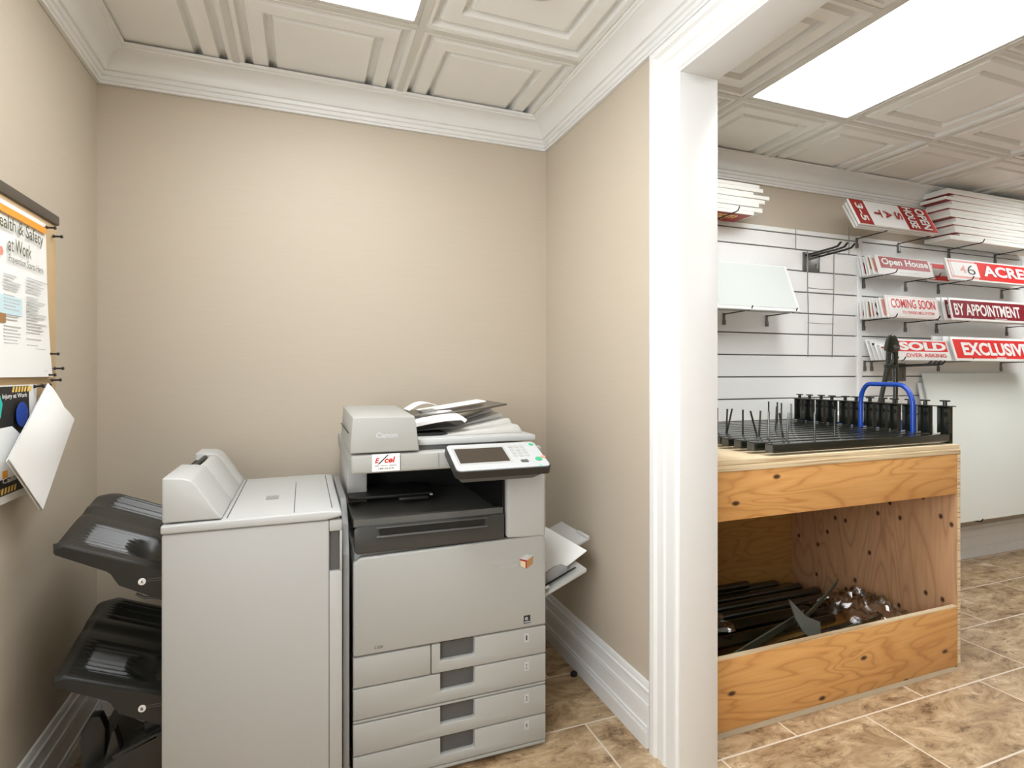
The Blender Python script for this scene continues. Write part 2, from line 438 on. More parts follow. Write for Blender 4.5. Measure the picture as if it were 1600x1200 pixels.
def ceiling(name, x0, x1, y0, y1, gx, gy, skip):
    prof = [(0, 0), (.028, 0), (.031, .024), (.050, .024), (.060, .004), (.110, .004), (.113, .028), (.132, .028), (.142, .008), (.305, .008)]
    P = .61
    b = bmesh.new(); g = MB()
    i0 = math.floor((x0 - gx) / P); i1 = math.ceil((x1 - gx) / P); j0 = math.floor((y0 - gy) / P); j1 = math.ceil((y1 - gy) / P)
    for i in range(i0, i1):
        for j in range(j0, j1):
            if (i, j) in skip: continue
            ax, ay = gx + i * P, gy + j * P
            prev = None
            for d, z in prof:
                if d > .3: f = [b.verts.new((ax + .305, ay + .305, H + z))] * 4
                else: f = [b.verts.new(q) for q in ((ax + d, ay + d, H + z), (ax + P - d, ay + d, H + z), (ax + P - d, ay + P - d, H + z), (ax + d, ay + P - d, H + z))]
                if prev:
                    for k in range(4):
                        q = [prev[k], prev[(k + 1) % 4]] + ([f[0]] if d > .3 else [f[(k + 1) % 4], f[k]])
                        b.faces.new(q)
                prev = f
    for co, no in (((x0, 0, 0), (-1, 0, 0)), ((x1, 0, 0), (1, 0, 0)), ((0, y0, 0), (0, -1, 0)), ((0, y1, 0), (0, 1, 0))):
        bmesh.ops.bisect_plane(b, geom=b.verts[:] + b.edges[:] + b.faces[:], plane_co=co, plane_no=no, clear_outer=True)
    for f in b.faces:
        if f.normal.z > 0: f.normal_flip()
    m = MB(); m.bm.free(); m.bm = b
    # slab above keeps the room closed
    m.box(x0, x1, y0, y1, H + .05, H + .08)
    c = struct(m.build(name, 'ceil', loc=(0, 0, 0), recalc=False, smooth=30))
    for i in range(i0, i1 + 1):
        for j in range(j0, j1 + 1):
            x, y = gx + i * P, gy + j * P
            if x0 < x < x1 and not ((i, j) in skip and (i - 1, j) in skip) and y1 > y:
                g.box(x - .012, x + .012, max(y, y0), min(y + P, y1), H - .004, H + .002)
            if y0 < y < y1 and not ((i, j) in skip and (i, j - 1) in skip) and x1 > x:
                g.box(max(x, x0), min(x + P, x1), y - .012, y + .012, H - .0035, H + .002)
    struct(g.build('ceiling_grid', 'tbar', parent=c, recalc=True))
    return c
GX, GY = .375, 1.87
ceiling('ceiling', XL, XR, YF, YB, GX, GY, {(-1, -1), (-1, -2)})
GX2 = 2.365
ceiling('ceiling', XR2, XE, YF, YB, GX2, GY, {(-1, -1), (-1, -2), (3, -1), (3, -2), (1, -4), (1, -5)})

def ceiling_light(x0, y1, label, mat='lamp'):
    x1, y0 = x0 + .61, y1 - 1.22
    t = thing('ceiling_light', label, 'light', (x0 + .305, y1 - .61, H), 'fluorescent ceiling panels')
    f = MB()
    for a in ((x0 + .012, x0 + .03, y0 + .012, y1 - .012), (x1 - .03, x1 - .012, y0 + .012, y1 - .012)):
        f.box(*a, H - .002, H + .02, .002)
    for a in ((x0 + .03, x1 - .03, y0 + .012, y0 + .03), (x0 + .03, x1 - .03, y1 - .03, y1 - .012)):
        f.box(*a, H - .002, H + .02, .002)
    f.build('frame', 'tbar', t)
    MB().box(x0 + .03, x1 - .03, y0 + .03, y1 - .03, H + .006, H + .012).build('diffuser', mat, t)
ceiling_light(GX - .61, GY, 'white fluorescent ceiling panel above the photocopier alcove')
ceiling_light(GX2 - .61, GY, 'large white fluorescent ceiling panel in the sign room beyond the doorway', 'lamp2')
ceiling_light(GX2 + 3 * .61, GY, 'added unseen fill light panel on the ceiling further right in the sign room', 'lamp2')  # added lamp out of view, brightens the sign room
ceiling_light(GX2 + .61, GY - 3 * .61, 'added unseen fill light panel on the ceiling in the middle of the sign room', 'lamp2')  # added lamp out of view, frontal fill on the signs
tag(MB().tube([(.68, 1.535, H + .008), (.68, 1.535, H - .006), (.68, 1.535, H - .012)], [.062, .062, .05], 28).build('ceiling_disc', 'tbar'),
    'round grey cover plate on the ceiling tile near the partition', 'ceiling cover')

# crown moulding: profile (distance from wall, height), mitred
CR = [(0, 2.305), (.013, 2.305), (.013, 2.314), (.019, 2.316), (.019, 2.330), (.026, 2.333), (.028, 2.346), (.037, 2.348), (.041, 2.355)]
for k in range(1, 9):
    t = k / 8; a = (1 - t) ** 2; b_ = 2 * t * (1 - t); c_ = t * t
    CR.append((.041 * a + .050 * b_ + .094 * c_, 2.355 * a + 2.398 * b_ + 2.404 * c_))
CR += [(.098, 2.4045), (.100, 2.409), (.110, 2.411), (.114, 2.4195), (0, 2.4195)]
BS = [(0, 0), (.024, 0), (.024, .052), (.022, .056), (.018, .057), (.018, .062), (.022, .064), (.022, .069), (.017, .072), (.016, .128), (.013, .131), (.017, .134), (.017, .140), (.013, .144), (.012, .150),
      (.012, .176), (.014, .179), (.014, .185), (.009, .190), (.009, .200), (.006, .209), (0, .210)]
def run(name, prof, a, b, sa, sb, inward, mat='trim'):
    """moulding along wall line a->b; sa/sb shorten ends by d*s for mitres; inward is the unit normal into the room"""
    a, b, n = Vector(a), Vector(b), Vector(inward); d = (b - a).normalized()
    v0 = []; v1 = []
    for q, z in prof:
        p = a + n * q + d * (q * sa); v0.append((p.x, p.y, z)); p = b + n * q - d * (q * sb); v1.append((p.x, p.y, z))
    k = len(prof)
    return struct(MB().add(v0 + v1, [tuple(range(k)), tuple(range(k, 2 * k))[::-1]] + [(i, (i + 1) % k, k + (i + 1) % k, k + i) for i in range(k)]).build(name, mat, loc=(0, 0, 0), smooth=20))
E_ = .0005
run('trim_1', CR, (XL + E_, YB), (XL + E_, YF), 1, 1, (1, 0)); run('trim_2', CR, (XL, YB - E_), (XR, YB - E_), 1, 1, (0, -1))
run('trim_3', CR, (XR - E_, YB), (XR - E_, YF), 1, 1, (-1, 0)); run('trim_4', CR, (XR2, YB - E_), (XE, YB - E_), 1, 1, (0, -1))
run('trim_5', CR, (XR2 + E_, YB), (XR2 + E_, YF), 1, 1, (1, 0))
run('baseboard_left', BS, (XL + E_, YB), (XL + E_, YF), 1, 1, (1, 0)); run('baseboard_back', BS, (XL, YB - E_), (XR, YB - E_), 1, 1, (0, -1))
run('baseboard_right', BS, (XR - E_, YB), (XR - E_, 1.565), 1, 0, (-1, 0)); run('baseboard_far', BS, (XR2, YB - E_), (XE, YB - E_), 0, 1, (0, -1))

# door casing round the opening: U-shaped, mitred (width offset w from the opening edge, projection p)
CS = [(0, 0), (0, .012), (.006, .018), (.014, .019), (.020, .014), (.060, .014), (.066, .019), (.078, .020), (.086, .014), (.104, .015), (.112, .024), (.130, .026), (.140, .022), (.152, .012), (.152, 0)]
def casing(name, x, sx, top):
    k = len(CS); vs = []
    y1, y0, zt = 1.412, -.337, 2.178
    for j in range(4):
        for wd, pr in CS:
            hz = wd * top / .152
            y = y1 + wd if j < 2 else y0 - wd
            z = 0 if j in (0, 3) else zt + hz
            vs.append((x + sx * (pr + .0004), y, z))
    fs = []
    for j in range(3):
        for i in range(k): fs.append((j * k + i, j * k + (i + 1) % k, (j + 1) * k + (i + 1) % k, (j + 1) * k + i))
    fs += [tuple(range(k)), tuple(range(3 * k, 4 * k))[::-1]]
    return struct(MB().add(vs, fs).build(name, 'trim', loc=(0, 0, 0), smooth=20))
casing('trim_6', XR, -1, .126); casing('trim_7', XR2, 1, .126)
jb = MB().box(XR - .012, XR2 + .012, 1.405, 1.4245, 0, 2.189, .002).box(XR - .012, XR2 + .012, -.3495, -.33, 0, 2.189, .002).box(XR - .012, XR2 + .012, -.33, 1.405, 2.171, 2.1895, .002)
struct(jb.build('trim_8', 'trim', loc=(0, 0, 0)))

# ------------------------------------------------------------------ slatwall
def slatwall(x0, x1, label, strip):
    t = thing('slatwall_panel', label, 'wall panel', ((x0 + x1) / 2, 2.42, .6), 'slatwall panels')
    m = MB()
    zs = [.613] + [1.348 + .1225 * k for k in range(-6, 6)] + [2.048 + .036]
    zs = sorted(z for z in zs if z < 2.05) + [2.046, 2.078]
    for a, b in zip(zs, zs[1:]):
        if b - a > .02: m.box(x0, x1, 2.412, 2.4292, a + .0035, b - .0035, .0012, 1)
    m.build('slats', 'slat', t)
    MB().box(x0, x1, 2.4235, 2.4293, .613, 2.075).build('groove_liner', 'groove', t)
    if strip: MB().box(x1 + .001, x1 + .039, 2.4085, 2.4293, .613, 2.078, .002).build('joint_strip', 'slat', t)
slatwall(1.235, 3.149, 'white slatwall panel behind the plywood bench, left of the first white joint strip', True)
slatwall(3.19, 4.775, 'white slatwall panel carrying the rows of red and white rider signs', True)
slatwall(4.816, 6.4, 'white slatwall panel at the far right end of the wall', False)

def arm_hook(x, z, label, tip=2.2, grp='single hooks on the slatwall'):
    t = thing('display_hook', label, 'hook', (x, 2.405, z - .06), grp)
    MB().box(x - .007, x + .007, 2.4035, 2.411, z - .058, z + .006, .001).box(x - .0085, x + .0085, 2.4005, 2.4115, z - .058, z - .03, .001).build('clip', 'clip', t)
    MB().tube([(x, 2.406, z), (x, tip + .022, z + .004), (x, tip + .01, z + .007), (x, tip, z + .024)], .0032, 8).build('arm', 'hook', t)
ROW = {2.06: 'top row under the ceiling', 1.821: 'row of the Open House sign', 1.564: 'row of the Coming Soon sign', 1.317: 'row of the Sold sign'}
ORD = ['leftmost', 'second from left', 'third from left', 'fourth from left', 'fifth from left']
for z, xs in ((2.06, (3.14, 3.51, 3.987, 4.472)), (1.821, (3.198, 3.572, 3.882, 4.545)), (1.564, (3.198, 3.567, 3.866, 4.601)), (1.317, (3.207, 3.266, 3.882, 4.539))):
    for i, x in enumerate(xs):
        arm_hook(x, z, 'black wire hook, %s in the %s' % (ORD[i], ROW[z]))
for x, z, l in ((1.72, 2.06, 'black wire hook under the left flat stack, hidden by the door jamb'), (2.05, 2.06, 'black wire hook turned up in front of the left flat sign stack'),
                (2.135, 1.566, 'black wire hook under the left half of the blank white sign'), (2.435, 1.566, 'black wire hook under the right corner of the blank white sign')):
    arm_hook(x, z, l)
for x, z, l in ((3.79, .318, 'hook under the left end of the large blank sign'), (4.6, .318, 'hook under the right part of the large blank sign')):
    pass

# ------------------------------------------------------------------ signs
def sign(label, x0, x1, yb, zb, yt, zt, t=.008, group=None, items=(), name='rider_sign', mat='sheet', cat='sign', tilt=0.0):
    """leaning board; items: (child, kind, mat, u0,u1,v0,v1[,text,bold,shear,rot]) with u,v as fractions of the face"""
    v = Vector((0, yt - yb, zt - zb)); hgt = v.length; v.normalize(); u = Vector((1, 0, tilt)).normalized()
    wd = x1 - x0; O = Vector((x0, yb, zb))
    o = tag(MB().plate(O, u, v, wd, hgt, t, .0008).build(name, mat), label, cat, group)
    lift = .0008
    for it in items:
        nm, kind, mt, a, b, c, d = it[:7]; m = MB()
        if kind == 'rect': m.rect(O, u, v, a * wd, b * wd, c * hgt, d * hgt, lift)
        elif kind == 'poly': m.poly(O, u, v, [(p * wd, q * hgt) for p, q in it[7]], lift)
        elif kind == 'frame':
            e = it[7]
            for r in ((a, b, c, c + e * wd / hgt), (a, b, d - e * wd / hgt, d), (a, a + e, c, d), (b - e, b, c, d)):
                m.rect(O, u, v, r[0] * wd, r[1] * wd, r[2] * hgt, r[3] * hgt, lift)
        else:
            s, bold, sh, rot = (list(it[7:]) + [0, 0, 0])[:4]
            m.text(s, O, u, v, a * wd, c * hgt, (b - a) * wd, (d - c) * hgt, lift + .0003, bold, sh, rot)
        m.build(nm, mt, o, smooth=20); lift += .0007
    return o
WH = 'sheet'
# row with Open House
sign('red and white Open House rider sign at the front of its pile', 3.15, 3.628, 2.268, 1.8255, 2.302, 1.945, .010, None, [
    ('red_panel', 'rect', 'dred', .05, .95, .34, .93), ('lettering', 'text', WH, .08, .93, .42, .86, 'Open House', .03), ('small_print', 'text', 'gink', .35, .72, .10, .2, 'your local agent')])
for i, (dx, its, l) in enumerate([
        (.0, [('red_mark', 'rect', 'pink', .02, .9, .15, .85)], 'directly behind the Open House sign'),
        (-.004, [('orange_mark', 'rect', 'brown', .02, .9, .3, .9)], 'second behind the Open House sign'),
        (.004, [], 'third behind the Open House sign'),
        (-.002, [('red_mark', 'rect', 'dred', .03, .8, .12, .7)], 'fourth behind the Open House sign, with a dark red print'),
        (.002, [('black_mark', 'rect', 'ink', .03, .3, .55, .9)], 'rearmost behind the Open House sign')]):
    sign('white rider sign ' + l, 3.135 + dx, 3.58, 2.29 + .022 * i, 1.826, 2.323 + .019 * i, 1.945, .008, 'rider signs in the Open House pile', its)
sign('red directional sign with white arrow between Open House and Acres signs', 3.69, 3.90, 2.345, 1.826, 2.377, 1.958, .010, None, [
    ('red_panel', 'rect', 'red', .06, .97, .08, .92), ('arrow', 'poly', WH, 0, 1, 0, 1, [(.12, .5), (.34, .88), (.34, .68), (.97, .68), (.97, .32), (.34, .32), (.34, .12)])])
sign('white rider sign standing between the arrow sign and the Acres sign', 3.748, 4.60, 2.256, 1.826, 2.292, 1.962, .010)
sign('red and white 46 Acres rider sign', 3.722, 4.66, 2.236, 1.8255, 2.272, 1.962, .010, None, [
    ('pink_border', 'frame', 'pink', .02, .32, .09, .93, .012), ('red_panel', 'rect', 'red', .30, .985, .07, .93), ('number_plate', 'rect', WH, .045, .315, .18, .84),
    ('faded_digit', 'text', 'pink', .12, .18, .32, .7, '4', .01), ('digit', 'text', 'ink', .195, .275, .28, .74, '6', -.012),
    ('lettering', 'text', WH, .36, .90, .26, .80, 'ACRES', .035)])
# row with Coming Soon
sign('white Coming Soon rider sign with red lettering at the front of its pile', 3.158, 3.608, 2.222, 1.5695, 2.246, 1.70, .010, None, [
    ('red_border', 'frame', 'pink', .03, .985, .05, .95, .004),
    ('lettering', 'text', 'red', .08, .93, .44, .86, 'COMING SOON', .012), ('small_print', 'text', 'red', .26, .88, .18, .32, "TO TRREB'S MLS SYSTEM", .004)])
for i, (its, l) in enumerate([
        ([('red_mark', 'rect', 'pink', .02, .5, .1, .9)], 'directly behind the Coming Soon sign'), ([], 'second behind the Coming Soon sign'),
        ([('black_mark', 'text', 'ink', .02, .14, .1, .85, 'S', .02)], 'third behind the Coming Soon sign, with a black letter'),
        ([('red_mark', 'rect', 'red', .02, .5, .1, .8)], 'fourth behind the Coming Soon sign'), ([('orange_mark', 'rect', 'brown', .02, .5, .1, .9)], 'fifth behind the Coming Soon sign'),
        ([], 'sixth behind the Coming Soon sign'),
        ([('red_mark', 'text', 'dred', .03, .12, .1, .6, 'C', .03)], 'rearmost behind the Coming Soon sign')]):
    sign('white rider sign ' + l, 3.14 + .004 * (i % 2), 3.58, 2.243 + .0225 * i, 1.57, 2.268 + .0195 * i, 1.688 - .001 * i, .007, 'rider signs in the Coming Soon pile', its)
sign('maroon By Appointment rider sign with white lettering', 3.685, 4.66, 2.2, 1.5695, 2.226, 1.708, .010, None, [
    ('maroon_panel', 'rect', 'maroon', .008, .99, .10, .90), ('lettering', 'text', WH, .03, .70, .22, .76, 'BY APPOINTMENT', .022), ('underline', 'rect', WH, .42, .54, .12, .15)])
sign('maroon rider sign behind the By Appointment sign, only a letter B showing', 3.672, 4.60, 2.232, 1.5695, 2.258, 1.713, .010, None, [
    ('maroon_panel', 'rect', 'maroon', .02, .98, .1, .9), ('letter', 'text', WH, .032, .085, .25, .7, 'B', .02)])
sign('white rider sign rearmost behind the two maroon signs', 3.668, 4.6, 2.262, 1.57, 2.288, 1.716, .010)
# row with Sold
sign('red and white Sold Over Asking rider sign', 3.245, 3.715, 2.222, 1.3225, 2.256, 1.446, .010, None, [
    ('red_panel', 'rect', 'red', .03, .96, .42, .93), ('lettering', 'text', WH, .06, .94, .47, .88, 'SOLD', .05), ('small_lettering', 'text', 'red', .14, .9, .14, .33, 'OVER ASKING', .008)])
sign('red Exclusive rider sign with white lettering', 3.722, 4.66, 2.2, 1.3225, 2.24, 1.470, .010, None, [
    ('red_panel', 'rect', 'red', .012, .985, .10, .90), ('lettering', 'text', WH, .085, .80, .22, .78, 'EXCLUSIVE', .04), ('underline', 'rect', WH, .42, .52, .11, .15)])
sign('white rider sign directly behind the Exclusive sign', 3.705, 4.6, 2.235, 1.323, 2.272, 1.474, .010)
sign('white rider sign rearmost behind the Exclusive sign', 3.66, 4.55, 2.272, 1.323, 2.305, 1.478, .010)
for i in range(5):
    sign('white sign leaning far over to the left of the Sold sign, %s in the fan' % ['frontmost', 'second', 'third', 'fourth', 'rearmost'][i],
         3.215 - .006 * i, 3.54, 2.262 + .022 * i, 1.324, 2.29 + .025 * i, 1.40 + .013 * i, .006, 'fanned signs beside the bolt cutter',
         [('red_mark', 'rect', ['gink', 'dred', 'gink', 'ink', 'gink'][i], .02, .3, .78, .9)])
# top row: open house sat 3-5
for i, (x0, x1, yb) in enumerate(((2.853, 3.50, 2.165), (2.88, 3.515, 2.20), (2.90, 3.50, 2.23))):
    items = [('red_block', 'rect', 'dred', 0.0, .17, .0, .99), ('red_block', 'rect', 'dred', .615, .955, .0, .99), ('red_stripe', 'rect', 'red', .962, .985, .0, .99),
             ('numerals', 'text', WH, .04, .13, .12, .84, '3-5', .03, 0, 1), ('letters', 'text', 'dred', .235, .325, .34, .66, 'T', .03, 0, 1),
             ('letters', 'text', 'dred', .365, .455, .34, .66, 'A', .03, 0, 1), ('letters', 'text', 'dred', .495, .585, .34, .66, 'S', .03, 0, 1),
             ('lettering', 'text', WH, .645, .755, .06, .94, 'HOUSE', .03, 0, 1), ('lettering', 'text', WH, .80, .92, .06, .94, 'OPEN', .03, 0, 1)] if i == 0 else \
            [('red_panel', 'rect', 'dred', .02, .9, .4, .96)]
    sign(['Open House Sat 3-5 sign lying on its side on the top hooks', 'sign second in the pile behind the sideways Open House Sat sign', 'sign rearmost in the pile behind the sideways Open House Sat sign'][i],
         x0, x1, yb, 2.068, yb + .075, 2.225 - .006 * i, .012, 'sideways open house signs', items, name='yard_sign')
# tall flat stack at the right under the ceiling
N_ = 14
nth = ['bottom', 'second from the bottom', 'third from the bottom', 'fourth from the bottom', 'fifth from the bottom', 'sixth from the bottom', 'seventh from the bottom', 'eighth from the bottom',
       'ninth from the bottom', 'tenth from the bottom', 'fourth from the top', 'third from the top', 'second from the top', 'topmost']
offs = [.01, .11, .055, .06, .03, .075, .015, .02, -.01, .035, -.03, .055, -.005, .005]
z = 2.069
for i in range(N_):
    th = [.026, .016, .022, .022, .018, .026, .02, .026, .026, .022, .02, .016, .02, .014][i]
    x0 = 3.70 + offs[i]
    o = tag(MB().box(x0, x0 + .93, 2.235, 2.385, z, z + th, .001).build('yard_sign', 'edge'),
            'white sign, %s in the tall flat stack beneath the ceiling' % nth[i], 'sign', 'flat sign stack under the ceiling')
    o.rotation_euler.z = [.004, -.006, .008, -.004, .012, -.01, .004, -.008, .01, -.004, .006, -.008, .009, -.012][i]
    if i in (2, 4, 6, 8, 10, 12): MB().box(x0 + .001, x0 + .9, 2.2365, 2.384, z - .0012, z - .0001).build('red_face', 'dred', o)
    z += th + .0016
# left flat stack
offs = [.0, .06, .03, .075, .10, -.0, .06, .04]
z = 2.069
for i in range(8):
    th = [.018, .022, .02, .022, .018, .014, .02, .018][i]
    x1 = 2.20 + offs[i]
    o = tag(MB().box(x1 - .93, x1, 2.26, 2.40, z, z + th, .001).build('yard_sign', 'edge'),
            'white sign, %s of the flat stack beside the door jamb' % ['bottom one with a red underside', 'second from the bottom', 'third from the bottom', 'fourth from the bottom', 'fourth from the top', 'third from the top', 'second from the top', 'topmost'][i], 'sign', 'flat sign stack by the jamb')
    o.rotation_euler.z = [0, .006, -.008, .004, -.01, .008, -.004, .006][i]
    if i in (0, 5): MB().box(x1 - .92, x1 - .008, 2.264, 2.396, z - .0012, z - .0001).build('red_face', 'dred', o)
    if i == 0:
        MB().text('e.com', (x1 - .93, 2.40, z - .0012), (1, 0, 0), (0, -1, 0), .66, .058, .2, .055, .0006, .03).build('lettering', 'yellow', o, smooth=20)
        MB().rect((x1 - .93, 2.40, z - .0012), (1, 0, 0), (0, -1, 0), .5, .82, .030, .036).build('underline', 'yellow', o)
    z += th + .0014
# blank signs
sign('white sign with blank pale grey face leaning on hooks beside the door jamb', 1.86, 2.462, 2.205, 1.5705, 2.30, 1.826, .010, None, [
    ('border_line', 'frame', 'gink', .12, .972, .06, .985, .002), ('blank_face', 'rect', 'blank_dim', .122, .970, .065, .98),
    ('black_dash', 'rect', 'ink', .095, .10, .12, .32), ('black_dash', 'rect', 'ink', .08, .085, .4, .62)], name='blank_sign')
sign('white sign with a short red stripe showing behind the blank grey-faced sign', 1.80, 2.477, 2.225, 1.5705, 2.318, 1.822, .010, None, [('red_stripe', 'rect', 'dred', .975, .994, .5, .97)], name='blank_sign')
sign('large blank pale grey sign leaning against the slatwall to the right of the bench', 3.70, 5.05, 2.215, .325, 2.385, 1.245, .010, None, [('dark_line', 'poly', 'ink', 0, 1, 0, 1, [(.004, .24), (.0065, .24), (.0245, .03), (.022, .03)])], name='blank_sign', mat='blank')
sign('narrow white sign edge showing behind the large blank sign', 3.672, 4.9, 2.232, .325, 2.398, 1.185, .008, None, (), name='blank_sign')
for x, l in ((3.95, 'black wire hook under the left part of the large blank sign'), (4.7, 'black wire hook under the right part of the large blank sign')):
    t = thing('display_hook', l, 'hook', (x, 2.41, .3), 'single hooks on the slatwall')
    MB().box(x - .01, x + .01, 2.416, 2.4294, .25, .33, .001).build('clip', 'clip', t)
    MB().tube([(x, 2.418, .318), (x, 2.215, .319), (x, 2.198, .322), (x, 2.19, .34)], .0035, 8).build('arm', 'hook', t)

# pronged brackets, wire stake
def pronged(label, xs, z, x0, x1, tip, L):
    t = thing('pronged_bracket', label, 'hook', ((x0 + x1) / 2, 2.405, z - .1))
    MB().box(x0, x1, 2.4035, 2.411, z - .1, z + .012, .002).box(x0 + .02, x0 + .03, 2.40, 2.405, z - .08, z - .05).box(x1 - .03, x1 - .02, 2.40, 2.405, z - .08, z - .05).build('back_plate', 'clip', t)
    for x in xs:
        MB().tube([(x, 2.404, z - .006), (x, tip + .05, z), (x, tip + .02, z + .004), (x, tip, z + .022)], .006, 8).build('prong', 'hook', t)
pronged('steel bracket with three black prongs above the wire stake', (2.725, 2.775, 2.83), 1.935, 2.704, 2.834, 2.18, 0)
pronged('steel bracket with black prongs below the Sold sign', (3.43, 3.47, 3.51, 3.55), 1.296, 3.40, 3.57, 2.16, 0)
t = thing('wire_stake', 'thin bright wire sign stake hanging from the pronged bracket', 'sign stake', (2.82, 2.37, 1.335))
MB().tube([(2.70, 2.372, 1.947), (2.701, 2.372, 1.75), (2.708, 2.372, 1.55), (2.703, 2.372, 1.337)], .0028, 8).build('leg', 'wire', t)
MB().tube([(2.908, 2.372, 1.947), (2.906, 2.372, 1.75), (2.899, 2.372, 1.55), (2.893, 2.372, 1.337)], .0028, 8).build('leg', 'wire', t)
for z in (1.947, 1.735, 1.535):
    MB().tube([(2.702, 2.372, z), (2.80, 2.372, z - (.003 if z < 1.9 else 0)), (2.906, 2.372, z)], .0024, 8).build('crossbar', 'wire', t)
MB().tube([(2.70, 2.376, 1.947), (2.63, 2.385, 1.949), (2.626, 2.385, 1.956), (2.626, 2.385, 2.07)], .0022, 8).tube([(2.908, 2.376, 1.947), (3.04, 2.385, 1.951), (3.046, 2.385, 1.958), (3.046, 2.385, 2.12)], .0022, 8).build('upper_prongs', 'wire', t)

# bolt cutter hanging against the lowest sign row
t = thing('bolt_cutter', 'black long-handled bolt cutter standing head up in front of the Sold sign', 'tool', (3.06, 2.17, 1.023))
Y = 2.168
MB().prism([(3.052, 1.385), (3.056, 1.372), (3.098, 1.36), (3.15, 1.372), (3.156, 1.39), (3.146, 1.425), (3.125, 1.453), (3.105, 1.464), (3.085, 1.457), (3.066, 1.43)], 'y', Y - .012, Y + .012, .004).build('jaws', 'steel', t)
MB().tube([(3.108, Y - .0125, 1.392), (3.108, Y - .019, 1.392)], .012, 12).tube([(3.128, Y - .0125, 1.39), (3.128, Y - .018, 1.39)], .006, 10).build('pivot_bolt', 'clip', t)
MB().prism([(3.066, 1.372), (3.092, 1.366), (3.088, 1.30), (3.062, 1.29)], 'y', Y - .009, Y + .009, .003).prism([(3.116, 1.366), (3.146, 1.372), (3.142, 1.29), (3.116, 1.30)], 'y', Y - .009, Y + .009, .003)\
    .box(3.052, 3.146, Y - .011, Y + .011, 1.272, 1.296, .004).build('linkage', 'steel', t)
MB().tube([(3.068, Y, 1.283), (3.036, Y, 1.17), (3.008, Y, 1.08), (2.995, Y, 1.0235)], [.014, .012, .012, .014], 12).build('handle', 'steel', t)
MB().tube([(3.13, Y, 1.283), (3.134, Y, 1.17), (3.132, Y, 1.08), (3.13, Y, 1.0235)], [.014, .012, .012, .014], 12).build('handle', 'steel', t)
t = thing('carton', 'tall blue carton with a white lid standing behind the end of the bench', 'box', (2.93, 2.3, 0))
MB().box(2.68, 3.205, 2.122, 2.388, .001, .985, .003).build('box_body', 'blue', t)
MB().box(2.678, 3.207, 2.120, 2.390, .986, 1.0225, .002).build('lid', 'paper', t)

# ------------------------------------------------------------------ plywood bench
BX0, BX1, BY0, BY1 = 1.262, 2.615, 1.535, 2.4
t = thing('plywood_bench', 'open-fronted plywood bench carrying the black sign posts', 'bench', ((BX0 + BX1) / 2, BY0, 0))
MB().box(BX0, BX1 - .001, BY0 + .001, BY1, .9262, .945, .001).box(BX0, BX1 - .001, BY0 - .003, BY1, .9055, .9255, .001).build('top', 'plyedge', t)
MB().box(BX0, BX1 - .019, BY0, BY0 + .019, .735, .905, .001).build('apron', 'wood', t)
MB().box(BX0, BX1 - .019, BY0, BY0 + .019, .006, .255, .001).build('kick_board', 'wood', t)
MB().box(BX0, BX1 - .02, BY0 + .0005, BY0 + .0185, .2553, .2605).build('kick_board_edge', 'plyedge', t)
MB().box(BX1 - .018, BX1, BY0, BY1, .002, .905, .001).build('side_panel', 'woodz', t)
MB().box(BX1 - .0178, BX1 + .0008, BY0 - .0012, BY0 - .0002, .002, .905).build('side_panel_edge', 'plyedge', t)
MB().box(BX0, BX0 + .018, BY0 + .02, BY1, .002, .905, .001).build('side_panel', 'woodz', t)
MB().box(BX0 + .019, BX1 - .019, BY1 - .017, BY1 - .001, .002, .905, .001).build('back_panel', 'woodb', t)
MB().box(BX0 + .019, BX1 - .019, BY0 + .02, BY1 - .018, .004, .02, .001).build('bottom_panel', 'woodb', t)
MB().prism([(BY0 - .018, .001), (BY0 - .0005, .001), (BY0 - .0005, .007), (BY0 - .010, .004)], 'x', BX0, BX1 - .04).build('mortar_fillet', 'mortar', t)

# posts lying on the bench
def sign_post(i, y, dx, label):
    t = thing('sign_post', label, 'sign post', (2.1 + dx, y, .945), 'black steel sign posts on the bench')
    x0, x1, z0, z1 = 1.60 + dx, 2.585 + dx, .9555, .988
    MB().box(x0 + .002, x1, y - .021, y + .021, z0, z1, .003).build('square_tube', 'steel', t)
    MB().box(x0 - .001, x0 + .0018, y - .017, y + .017, z0 + .004, z1 - .004).build('end_plug', 'dgrey', t)
    # upright channel at the right end
    MB().box(x1 + .001, x1 + .006, y - .0235, y + .0235, .9462, 1.103, .001)\
        .box(x1 - .02, x1 + .0005, y + .0215, y + .0235, .99, 1.103).box(x1 - .02, x1 + .0005, y - .0235, y - .0215, .99, 1.103).build('end_channel', 'steel', t)
    MB().box(x1 - .028, x1 + .014, y - .033, y + .033, 1.1036, 1.1075, .001).build('cap_plate', 'steeltop', t)
    MB().tube([(x1 - .006, y, 1.108), (x1 - .006, y, 1.126)], .008, 8).box(x1 - .012, x1, y - .019, y + .019, 1.1245, 1.131, .002).build('wing_bolt', 'steel', t)
    MB().tube([(x1 - .0005, y + .003, 1.07), (x1 + .0009, y + .003, 1.07)], .009, 12).build('bolt_hole', 'dark', t)
    for k, (rx, lean) in enumerate(RODS[i % len(RODS)]):
        MB().tube([(rx, y + .004 * k, z1 + .0002), (rx + lean, y, 1.093)], .0038, 7).build('prong', 'steel', t)
RODS = [[(1.826, .0)], [(1.742, -.02), (1.765, .004)], [(1.735, .004), (2.10, .0)], [(1.745, -.035), (1.76, .003)], [(1.735, .0)], [(1.708, .006), (1.715, .025)], [(1.72, 0), (2.06, .002)],
        [(1.71, .003), (1.75, -.004)], [(2.30, 0)], [(2.305, .002)], [(2.35, 0)], [(2.36, 0)]]
OR = ['frontmost', 'second from the front', 'third from the front', 'fourth from the front', 'fifth from the front', 'sixth from the front', 'sixth from the back', 'fifth from the back', 'fourth from the back', 'third from the back', 'second from the back', 'rearmost']
